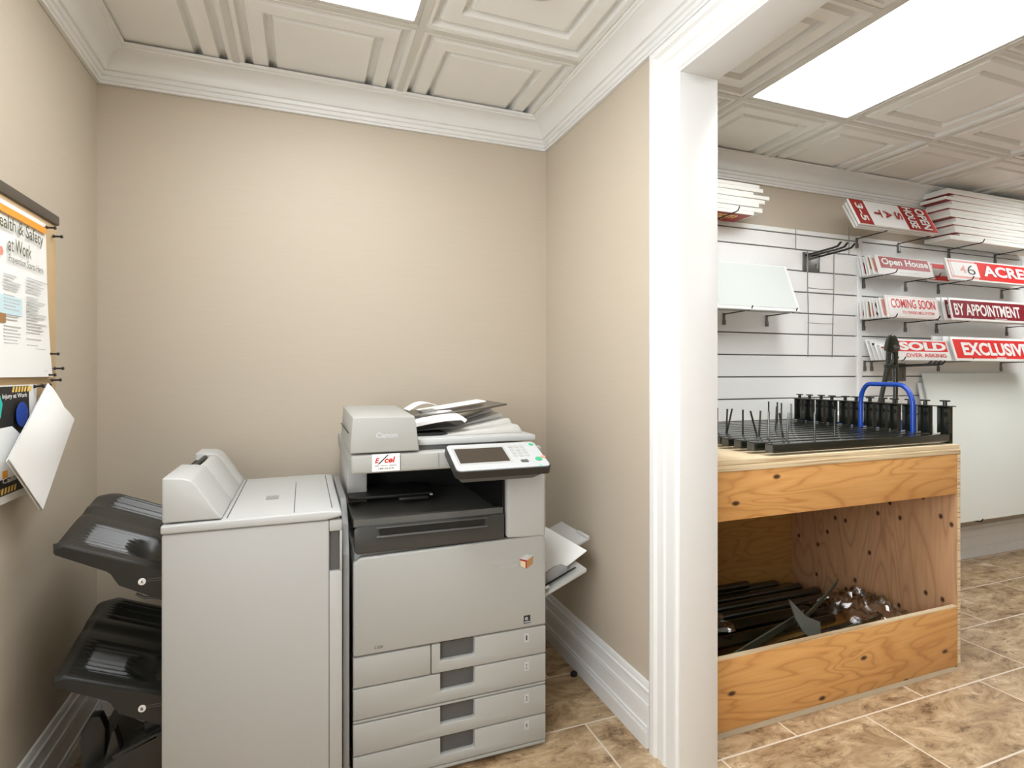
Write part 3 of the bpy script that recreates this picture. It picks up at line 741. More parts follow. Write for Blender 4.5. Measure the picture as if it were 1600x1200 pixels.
for i, y in enumerate((1.572, 1.64, 1.708, 1.776, 1.844, 1.912, 1.98, 2.048, 2.116, 2.184, 2.252, 2.32)):
    sign_post(i, y, [0, -.02, -.02, -.02, .0, .005, 0, .01, 0, .005, 0, .004][i], 'black square-tube sign post lying on the bench, ' + OR[i] + ' of twelve')

# blue hoop
t = MB()
hp = [(2.53, 1.674, .9465), (2.53, 1.674, 1.09)]
a, b = Vector((2.53, 1.674, 1.10)), Vector((2.565, 1.946, 1.10))
for k in range(9):
    th = math.pi / 2 * k / 8; hp.append(tuple(a + (b - a) * (.26 * (1 - math.cos(th))) + Vector((0, 0, .095 * math.sin(th)))))
for k in range(9):
    th = math.pi / 2 * (1 - k / 8); hp.append(tuple(b + (a - b) * (.2 * (1 - math.cos(th))) + Vector((0, 0, .095 * math.sin(th)))))
hp += [(2.565, 1.946, 1.09), (2.565, 1.946, .9465)]
tag(t.tube(hp, .0105, 12).build('tube_hoop', 'blue'), 'bright blue bent tube hoop standing among the black sign posts', 'tool')

# stakes inside the bench
G = 'steel stakes in the bench bin'
def bar(label, p, q, r=.02, mat='steel', n=12):
    p, q = Vector(p), Vector(q); d = (q - p).normalized()
    tag(MB().tube([p, p + d * .01, q - d * .022, q - d * .008, q], [r * .8, r, r, r * .8, r * .4], n).build('steel_stake', mat), label, 'stake', G)
def flat(label, p, q, wv, w_, mat='olive', th=.006, bend=0, name='flat_bar'):
    p, q, wv = Vector(p), Vector(q), Vector(wv).normalized()
    def f(u, v):
        return p.lerp(q, u) + wv * (v - .5) * w_ + Vector((0, 0, bend * math.sin(math.pi * u)))
    return tag(MB().sheet(f, 12, 1, th).build(name, mat), label, 'stake', G)
bar('black round stake lying furthest back in the bench bin', (1.32, 2.33, .060), (2.555, 2.33, .060), .026)
bar('black round stake second from the back wall of the bin', (1.34, 2.268, .056), (2.56, 2.268, .056), .026)
bar('black round stake stacked on top of the two rear stakes', (1.30, 2.299, .108), (2.40, 2.299, .108), .024)
bar('black round stake third from the back wall of the bin', (1.33, 2.20, .05), (2.565, 2.20, .05), .026)
bar('black round stake fourth from the back wall of the bin', (1.33, 2.13, .05), (2.57, 2.13, .05), .026)
bar('black round stake in the upper layer near the side panel', (1.36, 2.165, .099), (2.55, 2.165, .099), .024)
bar('black round stake fifth from the back wall of the bin', (1.31, 2.06, .048), (2.575, 2.06, .048), .026)
bar('black round stake in the middle of the bin floor', (1.33, 1.97, .046), (2.44, 1.99, .046), .024)
bar('dark round stake close behind the kick board', (1.32, 1.80, .046), (2.36, 1.86, .046), .024, 'olive')
bar('black round stake in the upper layer in the middle of the bin', (1.30, 2.02, .096), (2.30, 2.02, .096), .022)
bar('black round stake in the upper layer nearer the kick board', (1.31, 1.90, .094), (2.20, 1.925, .094), .022)
bar('black round stake in the upper layer lying askew near the front', (1.33, 1.735, .094), (2.42, 1.83, .094), .02)
bar('black round stake behind the kick board pointing to the side panel', (1.80, 1.60, .05), (2.5, 1.66, .05), .024)
flat('flat grey bar lying along the right half of the bin', (1.95, 1.70, .13), (2.50, 1.80, .12), (0, -.5, .8), .04)
bar('black round stake nearest the kick board', (1.30, 1.68, .046), (2.25, 1.74, .046), .024)
flat('long weathered green flat bar lying diagonally on top of the stakes', (1.36, 1.655, .13), (2.02, 1.80, .20), (0, -.45, 1), .055)
flat('curved flat bar crossing behind the spade plate with its tip in the air', (2.00, 1.80, .165), (2.36, 1.905, .262), (-.2, -.5, 1), .042, bend=-.008)
flat('short dark flat bar lying behind the kick board', (1.55, 1.62, .125), (2.2, 1.65, .12), (0, -.7, .7), .04, 'steel')
flat('thin pale flat bar along the kick board', (1.75, 1.60, .17), (2.30, 1.615, .165), (0, -.5, .8), .025)
O, u, v = Vector((1.86, 1.708, .03)), Vector((1, .18, 0)), Vector((0, .08, 1))
pl = [(.015, .285), (.12, .195), (.215, .150), (.215, .05), (.185, .03), (.15, .10), (.10, .13), (.05, .20)]
m = MB(); n_ = u.cross(v).normalized()
f0 = [O + u * a + v * b for a, b in pl]; f1 = [q - n_ * .006 for q in f0]; k = len(pl)
m.add(f1 + f0, [tuple(range(k))[::-1], tuple(range(k, 2 * k))] + [(i, (i + 1) % k, k + (i + 1) % k, k + i) for i in range(k)])
tag(m.build('spade_plate', 'spade'), 'pointed grey steel spade plate standing across the diagonal bars', 'stake', G)
bar('black round stake in the upper layer against the rear stakes', (1.30, 2.235, .103), (2.50, 2.235, .103), .022)
bar('black round stake in the upper layer next to the bin middle', (1.31, 2.095, .095), (2.53, 2.095, .095), .022)
bar('black round stake on the third layer near the back', (1.30, 2.27, .146), (2.18, 2.27, .146), .02)
flat('dark flat bar lying lengthwise over the middle stakes', (1.30, 1.955, .125), (2.26, 1.965, .128), (0, .9, .3), .045, 'steel')
flat('dark flat bar lying slantwise over the front stakes', (1.30, 1.85, .122), (2.10, 1.87, .125), (0, .9, .35), .04, 'steel')
flat('weathered flat bar lying on the bin floor by the kick board', (1.30, 1.62, .06), (1.80, 1.60, .06), (0, .8, .5), .04)
def crumple(label, x0, x1, y0, y1, z, h, seed):
    rn = random.Random(seed); ph = [rn.uniform(0, 6.28) for _ in range(8)]
    def f(a, b):
        x = x0 + (x1 - x0) * a; y = y0 + (y1 - y0) * b
        hh = math.sin(math.pi * a) ** .5 * math.sin(math.pi * b) ** .5 * h
        w2 = .72 + .12 * math.sin(9 * a + 5 * b + ph[0]) + .1 * math.sin(17 * b - 11 * a + ph[1]) + .14 * math.sin(31 * a + 23 * b + ph[2]) + .1 * math.sin(47 * a - 39 * b + ph[3])
        return (x + .012 * math.sin(21 * b + ph[4]), y + .012 * math.sin(19 * a + ph[5]), z + hh * max(w2, .1))
    tag(MB().sheet(f, 26, 26, .0008).build('plastic_wrap', 'wrap', smooth=12), label, 'wrap')
crumple('crumpled clear plastic wrap against the right side of the bin', 2.29, 2.58, 1.68, 2.0, .136, .11, 3)
crumple('crumpled clear plastic wrap on the stakes at the left of the bin', 1.36, 1.74, 1.88, 2.10, .150, .08, 5)

# ------------------------------------------------------------------ photocopier
X0, X1, FY = .138, .758, 1.69
cp = thing('photocopier', 'large grey office photocopier with four paper drawers and a tilted control panel', 'photocopier', (.448, 2.05, 0))
MB().box(X0 + .004, X1 - .004, FY + .03, 2.39, .03, .708, .006).build('body', 'grey', cp)
MB().box(X0 + .02, X1 - .02, FY + .06, 2.38, .012, .0295).build('base_plate', 'dgrey', cp)
for x in (.2, .70):
    for y in (1.80, 2.30):
        MB().tube([(x, y - .01, .0165), (x, y + .01, .0165)], .0155, 14).build('caster', 'dark', cp)
d = MB().prism([(X0, .4105), (X1, .4105), (X1, .690), (X1 - .012, .7095), (X0 + .02, .7005), (X0, .685)], 'y', FY, FY + .0295, .006, 3).build('front_door', 'grey', cp)
F = ((0, FY, 0), (1, 0, 0), (0, 0, 1))
MB().poly(*F, [(.664, .640), (.687, .6525), (.712, .645), (.689, .632)], .0009).build('logo_cube', 'panel', d)
MB().poly(*F, [(.664, .640), (.689, .632), (.688, .605), (.665, .616)], .0012).build('logo_cube', 'dred', d)
MB().poly(*F, [(.6645, .635), (.684, .628), (.6835, .607), (.6655, .616)], .0015).build('logo_cube', 'tan', d)
MB().poly(*F, [(.689, .632), (.712, .645), (.710, .618), (.688, .605)], .0012).build('logo_cube', 'brown', d)
MB().text('imageRUNNER', *F, .568, .632, .085, .0105, .001, .01).text('ADVANCE', *F, .60, .616, .053, .0085, .001, .01).build('model_lettering', 'panel', d, smooth=20)
MB().rect(*F, .678, .701, .425, .451, .0007).build('energy_label', 'ink', d)
MB().text('e', *F, .682, .435, .011, .011, .001, .02).rect(*F, .68, .699, .428, .4315, .001).build('energy_mark', 'panel', d, smooth=20)
MB().text('C 2030', *F, .199, .426, .024, .008, .0009).build('model_number', 'ink', d, smooth=20)
def drawer(z0, z1, num, part=False):
    xa = .372 if part else X0
    hx0, hx1, hz = .400, .511, z1 - .056
    prof = [(xa, z0), (X1, z0), (X1, z1), (hx1, z1), (hx1, hz + .004), (hx1 - .004, hz), (hx0 + .004, hz), (hx0, hz + .004), (hx0, z1), (xa, z1)]
    d = MB().prism(prof, 'y', FY + .002, FY + .0295, .0035, 2).build('paper_drawer', 'grey', cp)
    MB().prism([(hx0 + .0005, hz + .0005), (hx1 - .0005, hz + .0005), (hx1 - .0005, z1 - .006), (hx0 + .0005, z1 - .006)], 'y', FY + .021, FY + .029).build('handle_recess', 'dgrey', d)
    MB().rect((0, FY + .002, 0), (1, 0, 0), (0, 0, 1), .681, .697, z0 + .046, z0 + .074, .0006).build('number_label', 'panel', d)
    MB().text(num, (0, FY + .002, 0), (1, 0, 0), (0, 0, 1), .686, z0 + .052, .005, .016, .0012, .01).build('numeral', 'ink', d, smooth=20)
    return d
drawer(.3165, .4065, '1', True)
MB().box(X0, .3695, FY + .002, FY + .0295, .3165, .4065, .0035).build('side_cover', 'grey', cp)
drawer(.2225, .3125, '2'); drawer(.1165, .2080, '3'); drawer(.0285, .1125, '4')
MB().box(X0, X1, FY + .004, FY + .0295, .2115, .2188, .002).build('divider_strip', 'grey', cp)
MB().box(X0, X1, FY + .004, FY + .029, .014, .0255, .003).build('base_strip', 'grey', cp)
# output cavity
MB().box(X0 + .004, X0 + .07, 1.98, 2.39, .709, .945, .004).build('rear_pillar', 'lgrey', cp)
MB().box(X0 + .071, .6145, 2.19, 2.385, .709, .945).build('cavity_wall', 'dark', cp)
MB().box(.622, X1 - .003, FY + .028, 2.39, .7095, .945, .004).build('right_pillar', 'dgrey', cp)
MB().prism([(.619, .712), (X1 - .002, .704), (X1 - .002, .917), (.619, .922)], 'y', FY - .004, FY + .027, .010, 3).build('right_cover', 'lgrey', cp)
MB().box(.6147, .6208, FY + .03, 2.186, .71, .944).build('cavity_side', 'dark', cp)
tr = MB()
tr.prism([(.150, .7105), (.612, .7105), (.612, .79), (.150, .79), (.141, .782), (.141, .72)], 'y', FY + .003, FY + .02, .003)
def tf(u, v):
    x = .141 + .4725 * u; y = FY + .0205 + .165 * v + .29 * v * v
    z = .7885 - .022 * v + .02 * v * v
    d = (x - .36) - (y - 1.80) * .35
    if d > 0 and v > .18: z -= min(.012, d * .3)
    return (x, min(y, 2.185), z)
o = tr.build('tray_front', 'trayf', cp)
MB().sheet(tf, 24, 24, -.02).build('output_tray', 'tray_lit', cp)
MB().prism([(.218, .762), (.540, .762), (.545, .768), (.545, .777), (.540, .783), (.218, .783), (.213, .777), (.213, .768)], 'y', FY + .0005, FY + .0028).build('tray_slot', 'dark', o)
MB().box(.205, .553, FY - .004, FY + .0026, .7555, .7615, .002).box(.205, .553, FY - .004, FY + .0026, .7835, .7865, .001).build('slot_lip', 'dgrey', o)
MB().box(X0 + .004, .42, 1.90, 2.10, .826, .836, .003).box(.30, .40, 1.86, 1.90, .822, .832, .003).build('paper_guide', 'black', cp)
MB().box(.404, .414, 1.862, 1.872, .8325, .838, .002).build('guide_tip', 'panel', cp)
# scanner unit
s = MB().hexa([(.1335, FY, .949), (.742, FY, .949), (.742, 2.35, .949), (.1335, 2.35, .949), (.131, FY + .002, 1.0055), (.745, FY + .002, 1.0055), (.745, 2.35, 1.0055), (.131, 2.35, 1.0055)], .008, 3).build('scanner_unit', 'grey', cp)
MB().box(.2755, .2765, FY - .0004, FY + .001, .953, 1.0).box(.394, .3948, FY - .0004, FY + .001, .953, 1.0).build('panel_seam', 'dgrey', s)
FS = ((0, FY, 0), (1, 0, 0), (0, 0, 1))
MB().rect(*FS, .192, .274, .9545, 1.006, .0016).build('dealer_sticker', 'paper', s)
MB().text('E', *FS, .200, .980, .014, .015, .002, .03, .3).text('cel', *FS, .228, .979, .032, .018, .002, .03, .2).build('sticker_lettering', 'red', s, smooth=20)
MB().poly(*FS, [(.208, .976), (.213, .976), (.241, 1.003), (.237, 1.003)], .0022).text('Sales . Service . Supplies', *FS, .200, .9685, .064, .005, .002, .01).text('1-800-522-2278', *FS, .21, .960, .045, .0052, .002, .01).build('sticker_print', 'ink', s, smooth=20)
# document feeder
f = MB().hexa([(.129, FY - .001, 1.0105), (.334, FY - .001, 1.0105), (.334, 2.12, 1.0105), (.129, 2.12, 1.0105),
               (.137, FY + .006, 1.119), (.322, FY + .006, 1.116), (.325, 2.10, 1.128), (.137, 2.10, 1.128)], .005, 3).build('document_feeder', 'grey', cp)
MB().box(.1285, .1305, 1.76, 2.1, 1.064, 1.0665).build('feeder_seam', 'dark', f)
nf = Vector((0, .007, .108)).normalized()
MB().text('Canon', (0, FY - .0006, 1.0105), (1, 0, 0), nf, .2035, .0435, .064, .0165, .0014, .04).build('brand_lettering', 'panel', f, smooth=20)
MB().box(.3345, .735, 1.725, 2.30, 1.0215, 1.041, .004).build('platen_cover', 'ltop', cp)
MB().box(.3345, .60, 1.735, 1.90, 1.0065, 1.021).build('platen_gap', 'dgrey', cp)
wg = MB()
for y0, y1, zp in ((1.79, 1.87, 1.068), (1.872, 1.95, 1.084), (1.952, 2.05, 1.098), (2.052, 2.16, 1.108)):
    wg.prism([(.43, 1.0415), (.715, 1.0415), (.70 - .02 * (y1 - 1.8), zp), (.69 - .02 * (y1 - 1.8), zp + .001), (.50, 1.050)], 'y', y0, y1, .002)
wg.build('feeder_output_wing', 'frost', cp)
MB().box(.3365, .45, 1.80, 2.14, 1.0415, 1.050, .002).build('feeder_exit', 'dark', cp)
MB().sheet(lambda a, b: (.338 + .35 * a, 1.87 + .28 * b + .01 * a, 1.102 + .036 * a - .006 * math.sin(math.pi * a)), 10, 6, .006).build('feeder_tray', 'smoke', cp)
MB().hexa([(.338, 1.84, 1.052), (.50, 1.84, 1.062), (.50, 2.12, 1.066), (.338, 2.12, 1.056), (.338, 1.84, 1.056), (.50, 1.84, 1.066), (.50, 2.12, 1.070), (.338, 2.12, 1.06)], .002).build('feeder_lower_tray', 'dgrey', cp)
# control panel
v = Vector((0, .147, .0585)).normalized(); u = Vector((1, 0, 0)); n_ = u.cross(v); LV = .158
Oc = Vector((.4095, 1.535, .966)); WC = .301
def rr(w0, w1, h0, h1, r, k=5):
    out = []
    for cx, cy, a0 in ((w1 - r, h1 - r, 0), (w0 + r, h1 - r, 90), (w0 + r, h0 + r, 180), (w1 - r, h0 + r, 270)):
        for i in range(k + 1):
            a = math.radians(a0 + 90 * i / k); out.append((cx + r * math.cos(a), cy + r * math.sin(a)))
    return out
def slab(pts, t0, t1):
    a = [Oc + u * p + v * q + n_ * t0 for p, q in pts]; b = [Oc + u * p + v * q + n_ * t1 for p, q in pts]; k = len(pts)
    return MB().add(a + b, [tuple(range(k))[::-1], tuple(range(k, 2 * k))] + [(i, (i + 1) % k, k + (i + 1) % k, k + i) for i in range(k)])
cpn = slab(rr(0, WC, 0, LV, .016), -.026, -.003).build('control_panel', 'black', cp)
slab(rr(.004, WC - .004, .004, LV - .003, .014), -.0029, 0).build('panel_face', 'panel', cpn)
slab(rr(.016, .186, .035, .136, .003), .0001, .0006).build('screen_bezel', 'lgrey', cpn)
slab(rr(.023, .179, .043, .1275, .002), .0007, .0012).build('touch_screen', 'screen', cpn)
for r_ in range(4):
    for c_ in range(3):
        slab(rr(.200 + c_ * .019, .215 + c_ * .019, .066 + r_ * .018, .080 + r_ * .018, .004), .0001, .001).build('key', 'lgrey', cpn)
slab(rr(.262, .285, .034, .056, .011), .0001, .0015).build('start_button', 'green', cpn)
slab(rr(.284, .300, .048, .064, .008), .0001, .0013).build('stop_button', 'salmon', cpn)
slab(rr(.274, .290, .128, .144, .008), .0001, .0013).build('power_button', 'green', cpn)
slab(rr(.212, .236, .030, .046, .004), .0001, .0012).build('key', 'dgrey', cpn)
slab(rr(.262, .268, .0045, .0105, .003), .0001, .0012).build('led', 'led', cpn)
slab(rr(.238, .241, .005, .009, .0015), .0001, .0012).build('led', 'paper', cpn); slab(rr(.250, .253, .005, .009, .0015), .0001, .0012).build('led', 'paper', cpn)
MB().hexa([(.435, 1.57, .9265), (.66, 1.57, .9265), (.66, 1.6885, .945), (.435, 1.6885, .945), (.418, 1.552, .9425), (.69, 1.552, .9425), (.70, 1.6885, .9965), (.415, 1.6885, .9965)], .003).build('panel_bracket', 'dgrey', cp)
# bypass tray on the right side
def byp(x, y): return (x, y, .50 + .41 * (x - .775))
def bt(x0, x1, y0, y1, t, lift=0):
    return [(x, y, byp(x, y)[2] + lift - t) for x, y in ((x0, y0), (x1, y0), (x1, y1), (x0, y1))] + [(x, y, byp(x, y)[2] + lift) for x, y in ((x0, y0), (x1, y0), (x1, y1), (x0, y1))]
b = MB().hexa(bt(.762, .93, 1.725, 2.22, .012), .002).build('bypass_tray', 'lgrey', cp)
MB().hexa(bt(.9305, 1.042, 1.91, 2.16, .010), .002).hexa(bt(1.03, 1.042, 1.91, 2.0, .004, .005), .001).build('tray_extension', 'lgrey', b)
MB().hexa(bt(.775, .90, 1.745, 1.757, .0002, .012), .002).build('slot', 'dark', b)
MB().prism([(.765, .505), (.87, .548), (.872, .566), (.85, .576), (.82, .572), (.79, .555), (.765, .525)], 'y', 1.758, 1.766, .002).build('paper_guide', 'bgrey', b)
MB().hexa(bt(.768, .79, 1.728, 1.744, .001, .012), .003).build('guide_knob', 'paper', b)
tag(MB().sheet(lambda a, c: (.768 + .187 * a, 1.775 + .38 * c, byp(.768 + .187 * a, 0)[2] + .006 + .03 * a * (1 - c * .3)), 8, 6, .004).build('paper_sheet', 'paper'),
    'white paper on the side bypass tray of the photocopier', 'paper')
# papers on the feeder
G = 'papers on the document feeder'
tag(MB().sheet(lambda a, c: (.342 + .175 * a, 1.80 + .16 * c, 1.084 + .018 * math.sin(a * 1.9) - .01 * (a > .92) + .012 * c), 12, 4, .012).build('paper_stack', 'paper'), 'thick white paper stack sticking out of the feeder towards the front', 'paper', G)
tag(MB().sheet(lambda a, c: (.40 + .24 * a, 1.975 + .12 * c, 1.1105 + .034 * a), 8, 4, .004).build('paper_sheet', 'paper'), 'long white sheet lying up the smoky feeder tray', 'paper', G)
tag(MB().sheet(lambda a, c: (.345 + .10 * a, 1.93 + .11 * c - .02 * a, 1.118 + .026 * math.sin(a * 2.6)), 10, 4, .002).build('paper_sheet', 'paper'), 'small curled white slip on the feeder inlet', 'paper', G)

# ------------------------------------------------------------------ finisher unit
fx0, fx1, fy, fyb = -.343, .105, 1.66, 2.27
fn = thing('paper_finisher', 'tall light grey finisher cabinet with black output trays left of the photocopier', 'finisher', (-.12, 1.96, 0))
MB().box(fx0 + .004, fx1 - .004, fy + .03, fyb, .03, .828, .004).build('body', 'grey', fn)
for x in (-.30, .06):
    for y in (1.75, 2.2): MB().tube([(x, y - .01, .0155), (x, y + .01, .0155)], .015, 14).build('caster', 'dark', fn)
hx0, hx1, hz0, hz1 = .070, .0985, .682, .797
dr = MB()
dr.prism([(fx0, .035), (fx1, .035), (fx1, .826), (.02, .829), (fx0, .829)], 'y', fy + .016, fy + .0295, .004)
dr.prism([(fx0, .035), (hx0, .035), (hx0, .829), (fx0, .829)], 'y', fy, fy + .0159, .006, 3)
dr.prism([(hx0 + .0002, .035), (fx1, .035), (fx1, hz0), (hx0 + .0002, hz0)], 'y', fy + .0004, fy + .0159, .003).prism([(hx0 + .0002, hz1), (fx1, hz1), (fx1, .829), (hx0 + .0002, .829)], 'y', fy + .0004, fy + .0159, .003)
dr.prism([(hx1, hz0), (fx1, hz0), (fx1, hz1), (hx1, hz1)], 'y', fy + .0006, fy + .0159, .001)
dr = dr.build('front_door', 'lgrey', fn)
MB().box(hx0 + .001, hx1 - .001, fy + .0135, fy + .0155, hz0 + .001, hz1 - .001).build('handle_recess', 'dgrey', dr)
MB().prism([(fx0 - .002, .8305), (fx0 - .002, .853), (.06, .857), (fx1 - .002, .853), (fx1 + .002, .8395), (.06, .8305)], 'y', fy - .004, fyb, .005, 3).build('top_cover', 'ltop', fn)
MB().box(-.0245, -.0225, 1.675, 2.13, .8555, .8578).box(-.194, -.192, 1.68, 2.25, .8535, .8565).box(.078, .0805, 1.70, 2.24, .8535, .8568).build('cover_seam', 'dgrey', fn)
MB().box(-.108, -.072, 1.875, 1.925, .8555, .8572).build('cover_label', 'bgrey', fn)
# hump with delivery slot
hp_ = [(fx0, .8575), (-.202, .8575), (-.222, .885), (-.262, .95), (-.276, .966), (-.296, .973), (fx0, .976)]
hm = MB().prism(hp_, 'y', fy + .004, 1.90, .006, 3)
hm.prism([(-.292, .8575), (-.202, .8575), (-.222, .885), (-.262, .95), (-.276, .966), (-.286, .971), (-.292, .970)], 'y', 1.9005, 2.14, .003)
hm.prism([(fx0, .8575), (-.202, .8575), (-.222, .885), (-.262, .95), (-.276, .966), (-.296, .973), (fx0, .976)], 'y', 2.1405, fyb, .006, 3)
hm = hm.build('delivery_hood', 'ltop', fn)
MB().box(fx0 + .001, -.2925, 1.9006, 2.14, .858, .952).build('delivery_slot', 'dark', hm)
MB().tube([(-.312, 1.905, .9605), (-.312, 2.135, .9605)], .008, 10).build('slot_roller', 'black', hm)
# joint to the copier
MB().prism([(fy + .02, .035), (2.2, .035), (2.2, .86), (1.80, .86), (fy + .06, .80), (fy + .02, .72)], 'x', fx1 + .003, .1265, .003).build('joint_cover', 'joint', fn)
# trays
def deliv_tray(dz, letter, ridged):
    nu, nv = 26, 120
    def xl(v):
        e = max(0, (v - .72) / .28); s_ = max(0, (.06 - v) / .06)
        return -.592 + .10 * e ** 2 + .012 * s_ ** 2
    def sm(a, b, x):
        t_ = min(1, max(0, (x - a) / (b - a))); return t_ * t_ * (3 - 2 * t_)
    def top(uu, vv):
        x = -.346 + (xl(vv) + .346) * uu; y = 1.70 + .46 * vv
        z = .7275 + .40 * (-.354 - x) + dz
        z += .036 * sm(.0, .5, vv) + .013 * sm(.46, .58, vv) + .016 * sm(.56, .82, vv) - .045 * sm(.86, 1.0, vv) * (.5 + uu * .5)
        z += .006 * sm(.0, .03, vv) - .012 * sm(.03, .07, vv)
        for a, b, f in ((.12, .38, 8), (.60, .84, 8)):
            if a < vv < b and .12 < uu < .86 and ((uu - .24) / .17) ** 2 + ((vv - .22) / .10) ** 2 > 1.1: z += .0032 * math.sin((vv - a) / (b - a) * 2 * math.pi * f) * min(1, (uu - .12) / .08, (.86 - uu) / .08)
        z -= .020 * max(0, 1 - ((uu - .24) / .17) ** 2 - ((vv - .22) / .10) ** 2)
        z -= .01 * sm(.92, 1.0, uu)
        return (x, y, z)
    def bot(uu, vv):
        x, y, z = top(uu, vv)
        zb = [(-.60, .797), (-.588, .797), (-.466, .735), (-.447, .700), (-.343, .644)]
        b_ = zb[-1][1]
        for (xa, za), (xb, zb2) in zip(zb, zb[1:]):
            if xa <= x <= xb: b_ = za + (zb2 - za) * (x - xa) / (xb - xa)
        return (x, y, min(b_ + dz + .02 * vv, z - .008))
    W = nv + 1; vs = [top(i / nu, j / nv) for i in range(nu + 1) for j in range(W)]; K = len(vs)
    vs += [bot(i / nu, j / nv) for i in range(nu + 1) for j in range(W)]; fs = []
    for i in range(nu):
        for j in range(nv):
            q = (i * W + j, (i + 1) * W + j, (i + 1) * W + j + 1, i * W + j + 1); fs += [q, tuple(K + a for a in q[::-1])]
    def side(ix):
        for a, b in zip(ix, ix[1:]): fs.append((a, K + a, K + b, b))
    side([i * W for i in range(nu + 1)]); side([i * W + nv for i in range(nu + 1)][::-1]); side(list(range(W))[::-1]); side([nu * W + j for j in range(W)])
    t = MB().add(vs, fs).build('output_tray', 'tray', fn, smooth=40)
    cx, cz = -.394, .703 + dz
    MB().tube([(cx, 1.6995, cz), (cx, 1.6965, cz)], .0088, 20).build('tray_badge', 'paper', t)
    MB().text(letter, (cx, 1.6965, cz), (1, 0, 0), (0, 0, 1), -.003, -.004, .006, .008, .0006, .03).build('badge_letter', 'ink', t, smooth=20)
    MB().rect((0, 1.7, 0), (1, 0, 0), (0, 0, 1), -.383, -.35, cz - .002, cz - .0005, .001).rect((0, 1.7, 0), (1, 0, 0), (0, 0, 1), -.383, -.35, cz + .004, cz + .0055, .001).build('badge_line', 'dgrey', t)
    MB().tube([(-.42, 1.75, .655 + dz), (-.40, 1.75, .642 + dz), (-.37, 1.75, .638 + dz)], .004, 8).build('wire_stop', 'dgrey', t)
deliv_tray(0, 'A', False); deliv_tray(-.332, 'B', True)
bk = MB().prism([(-.346, .06), (-.346, .302), (-.43, .268), (-.50, .225), (-.57, .165), (-.57, .06)], 'y', 1.70, 2.12, .004)
for k in range(6): bk.prism([(-.35, .3015), (-.35, .306), (-.43, .2725), (-.43, .268)], 'y', 1.715 + .06 * k, 1.73 + .06 * k)
bk.prism([(-.545, .15), (-.495, .18), (-.493, .30), (-.505, .335), (-.528, .338), (-.548, .30)], 'y', 1.765, 1.80, .004)
bk.prism([(-.50, .17), (-.44, .215), (-.462, .312), (-.468, .312)], 'y', 1.725, 1.76, .003)
bk.prism([(-.46, .25), (-.36, .285), (-.36, .297), (-.46, .262)], 'y', 1.70, 1.71, .002)
bk.build('booklet_tray', 'tray', fn)
MB().box(-.40, -.346, 1.74, 2.0, .27, .31, .004).build('tray_hinge', 'black', fn)

# ------------------------------------------------------------------ notice board on the left wall
nb = thing('notice_board', 'cork notice board with dark top rail on the left wall', 'notice board', (XL, 1.6, 1.17))
MB().box(XL + .0006, XL + .014, 1.12, 2.031, 1.185, 1.688, .001).build('cork_sheet', 'cork', nb)
MB().box(XL + .0006, XL + .022, 1.11, 2.036, 1.6885, 1.717, .004).build('top_rail', 'rail', nb)
PO = Vector((XL + .0155, 0, 0)); U, V = (0, 1, 0), (0, 0, 1)
def on_wall(a, c, x=.0): return (XL + .0155 + x, a, c)
ps = tag(MB().sheet(lambda a, c: (XL + .0152 + .004 * math.sin(math.pi * a) * (1 - c) + .010 * (1 - c) ** 3 * a, 1.36 + (.598 + .018 * (1 - c)) * a, 1.238 + .437 * c), 14, 10, .0007).build('safety_poster', 'paper'),
         'white Health and Safety at Work poster with orange band pinned to the board', 'poster')
PX = (XL + .0205, 0, 0)
m = MB(); m.rect(PX, U, V, 1.37, 1.943, 1.642, 1.660, .001); m.build('orange_band', 'orange', ps)
MB().text('Health & Safety', PX, U, V, 1.652, 1.594, .27, .044, .0012, .004).text('at Work', PX, U, V, 1.726, 1.553, .125, .036, .0012, .004).build('title', 'green_ink', ps, smooth=20)
MB().text('Prevention Starts Here', PX, U, V, 1.728, 1.527, .195, .018, .0012).build('subtitle', 'orange' if 0 else 'green_ink', ps, smooth=20)
m = MB(); rn = random.Random(4)
for col, (a, b) in enumerate(((1.705, 1.795), (1.825, 1.95))):
    zz = 1.500
    while zz > 1.275:
        ln = (b - a) * rn.uniform(.5, 1)
        if rn.random() > .15: m.rect(PX, U, V, a, a + ln, zz, zz + .0028, .001)
        zz -= .0085
m.build('small_print', 'gink', ps)
m = MB().rect(PX, U, V, 1.50, 1.80, 1.395, 1.44, .0006); m.build('pale_block', 'pale', ps)
MB().rect(PX, U, V, 1.60, 1.714, 1.372, 1.395, .0012).build('brown_block', 'brown', ps)
MB().tube([(XL + .0215, 1.69, 1.545), (XL + .0221, 1.69, 1.545)], .011, 16).build('orange_dot', 'salmon', ps)
MB().text('Ontario', PX, U, V, 1.918, 1.252, .024, .006, .006).build('print_mark', 'gink', ps, smooth=20)
# hazard striped poster
hz = tag(MB().sheet(lambda a, c: (XL + .017 + .006 * (1 - c), 1.50 + .395 * a - .03 * (1 - c) * a, .93 + .288 * c), 8, 8, .0007).build('hazard_poster', 'paper'),
         'white poster with black hazard-striped panel half hidden by the hanging pages', 'poster')
HO = Vector((XL + .0240, 0, .93)); HV = Vector((-.006, 0, .288)).normalized()
MB().rect(HO, U, HV, 1.52, 1.842, .02, .285, .0008).build('black_panel', 'ink', hz)
m = MB()
for k in range(7):
    a = 1.80 + k * .016 - .05
    m.poly(HO, U, HV, [(a, .270), (a + .008, .270), (a + .014, .284), (a + .006, .284)], .0016); m.poly(HO, U, HV, [(a - .1, .024), (a - .092, .024), (a - .086, .038), (a - .094, .038)], .0016)
m.build('hazard_stripes', 'yellow', hz)
MB().text('Injury at Work', HO, U, HV, 1.70, .252, .13, .015, .0018, .02).text('Calling', HO, U, HV, 1.69, .045, .09, .017, .0018, .02).build('lettering', 'paper', hz, smooth=20)
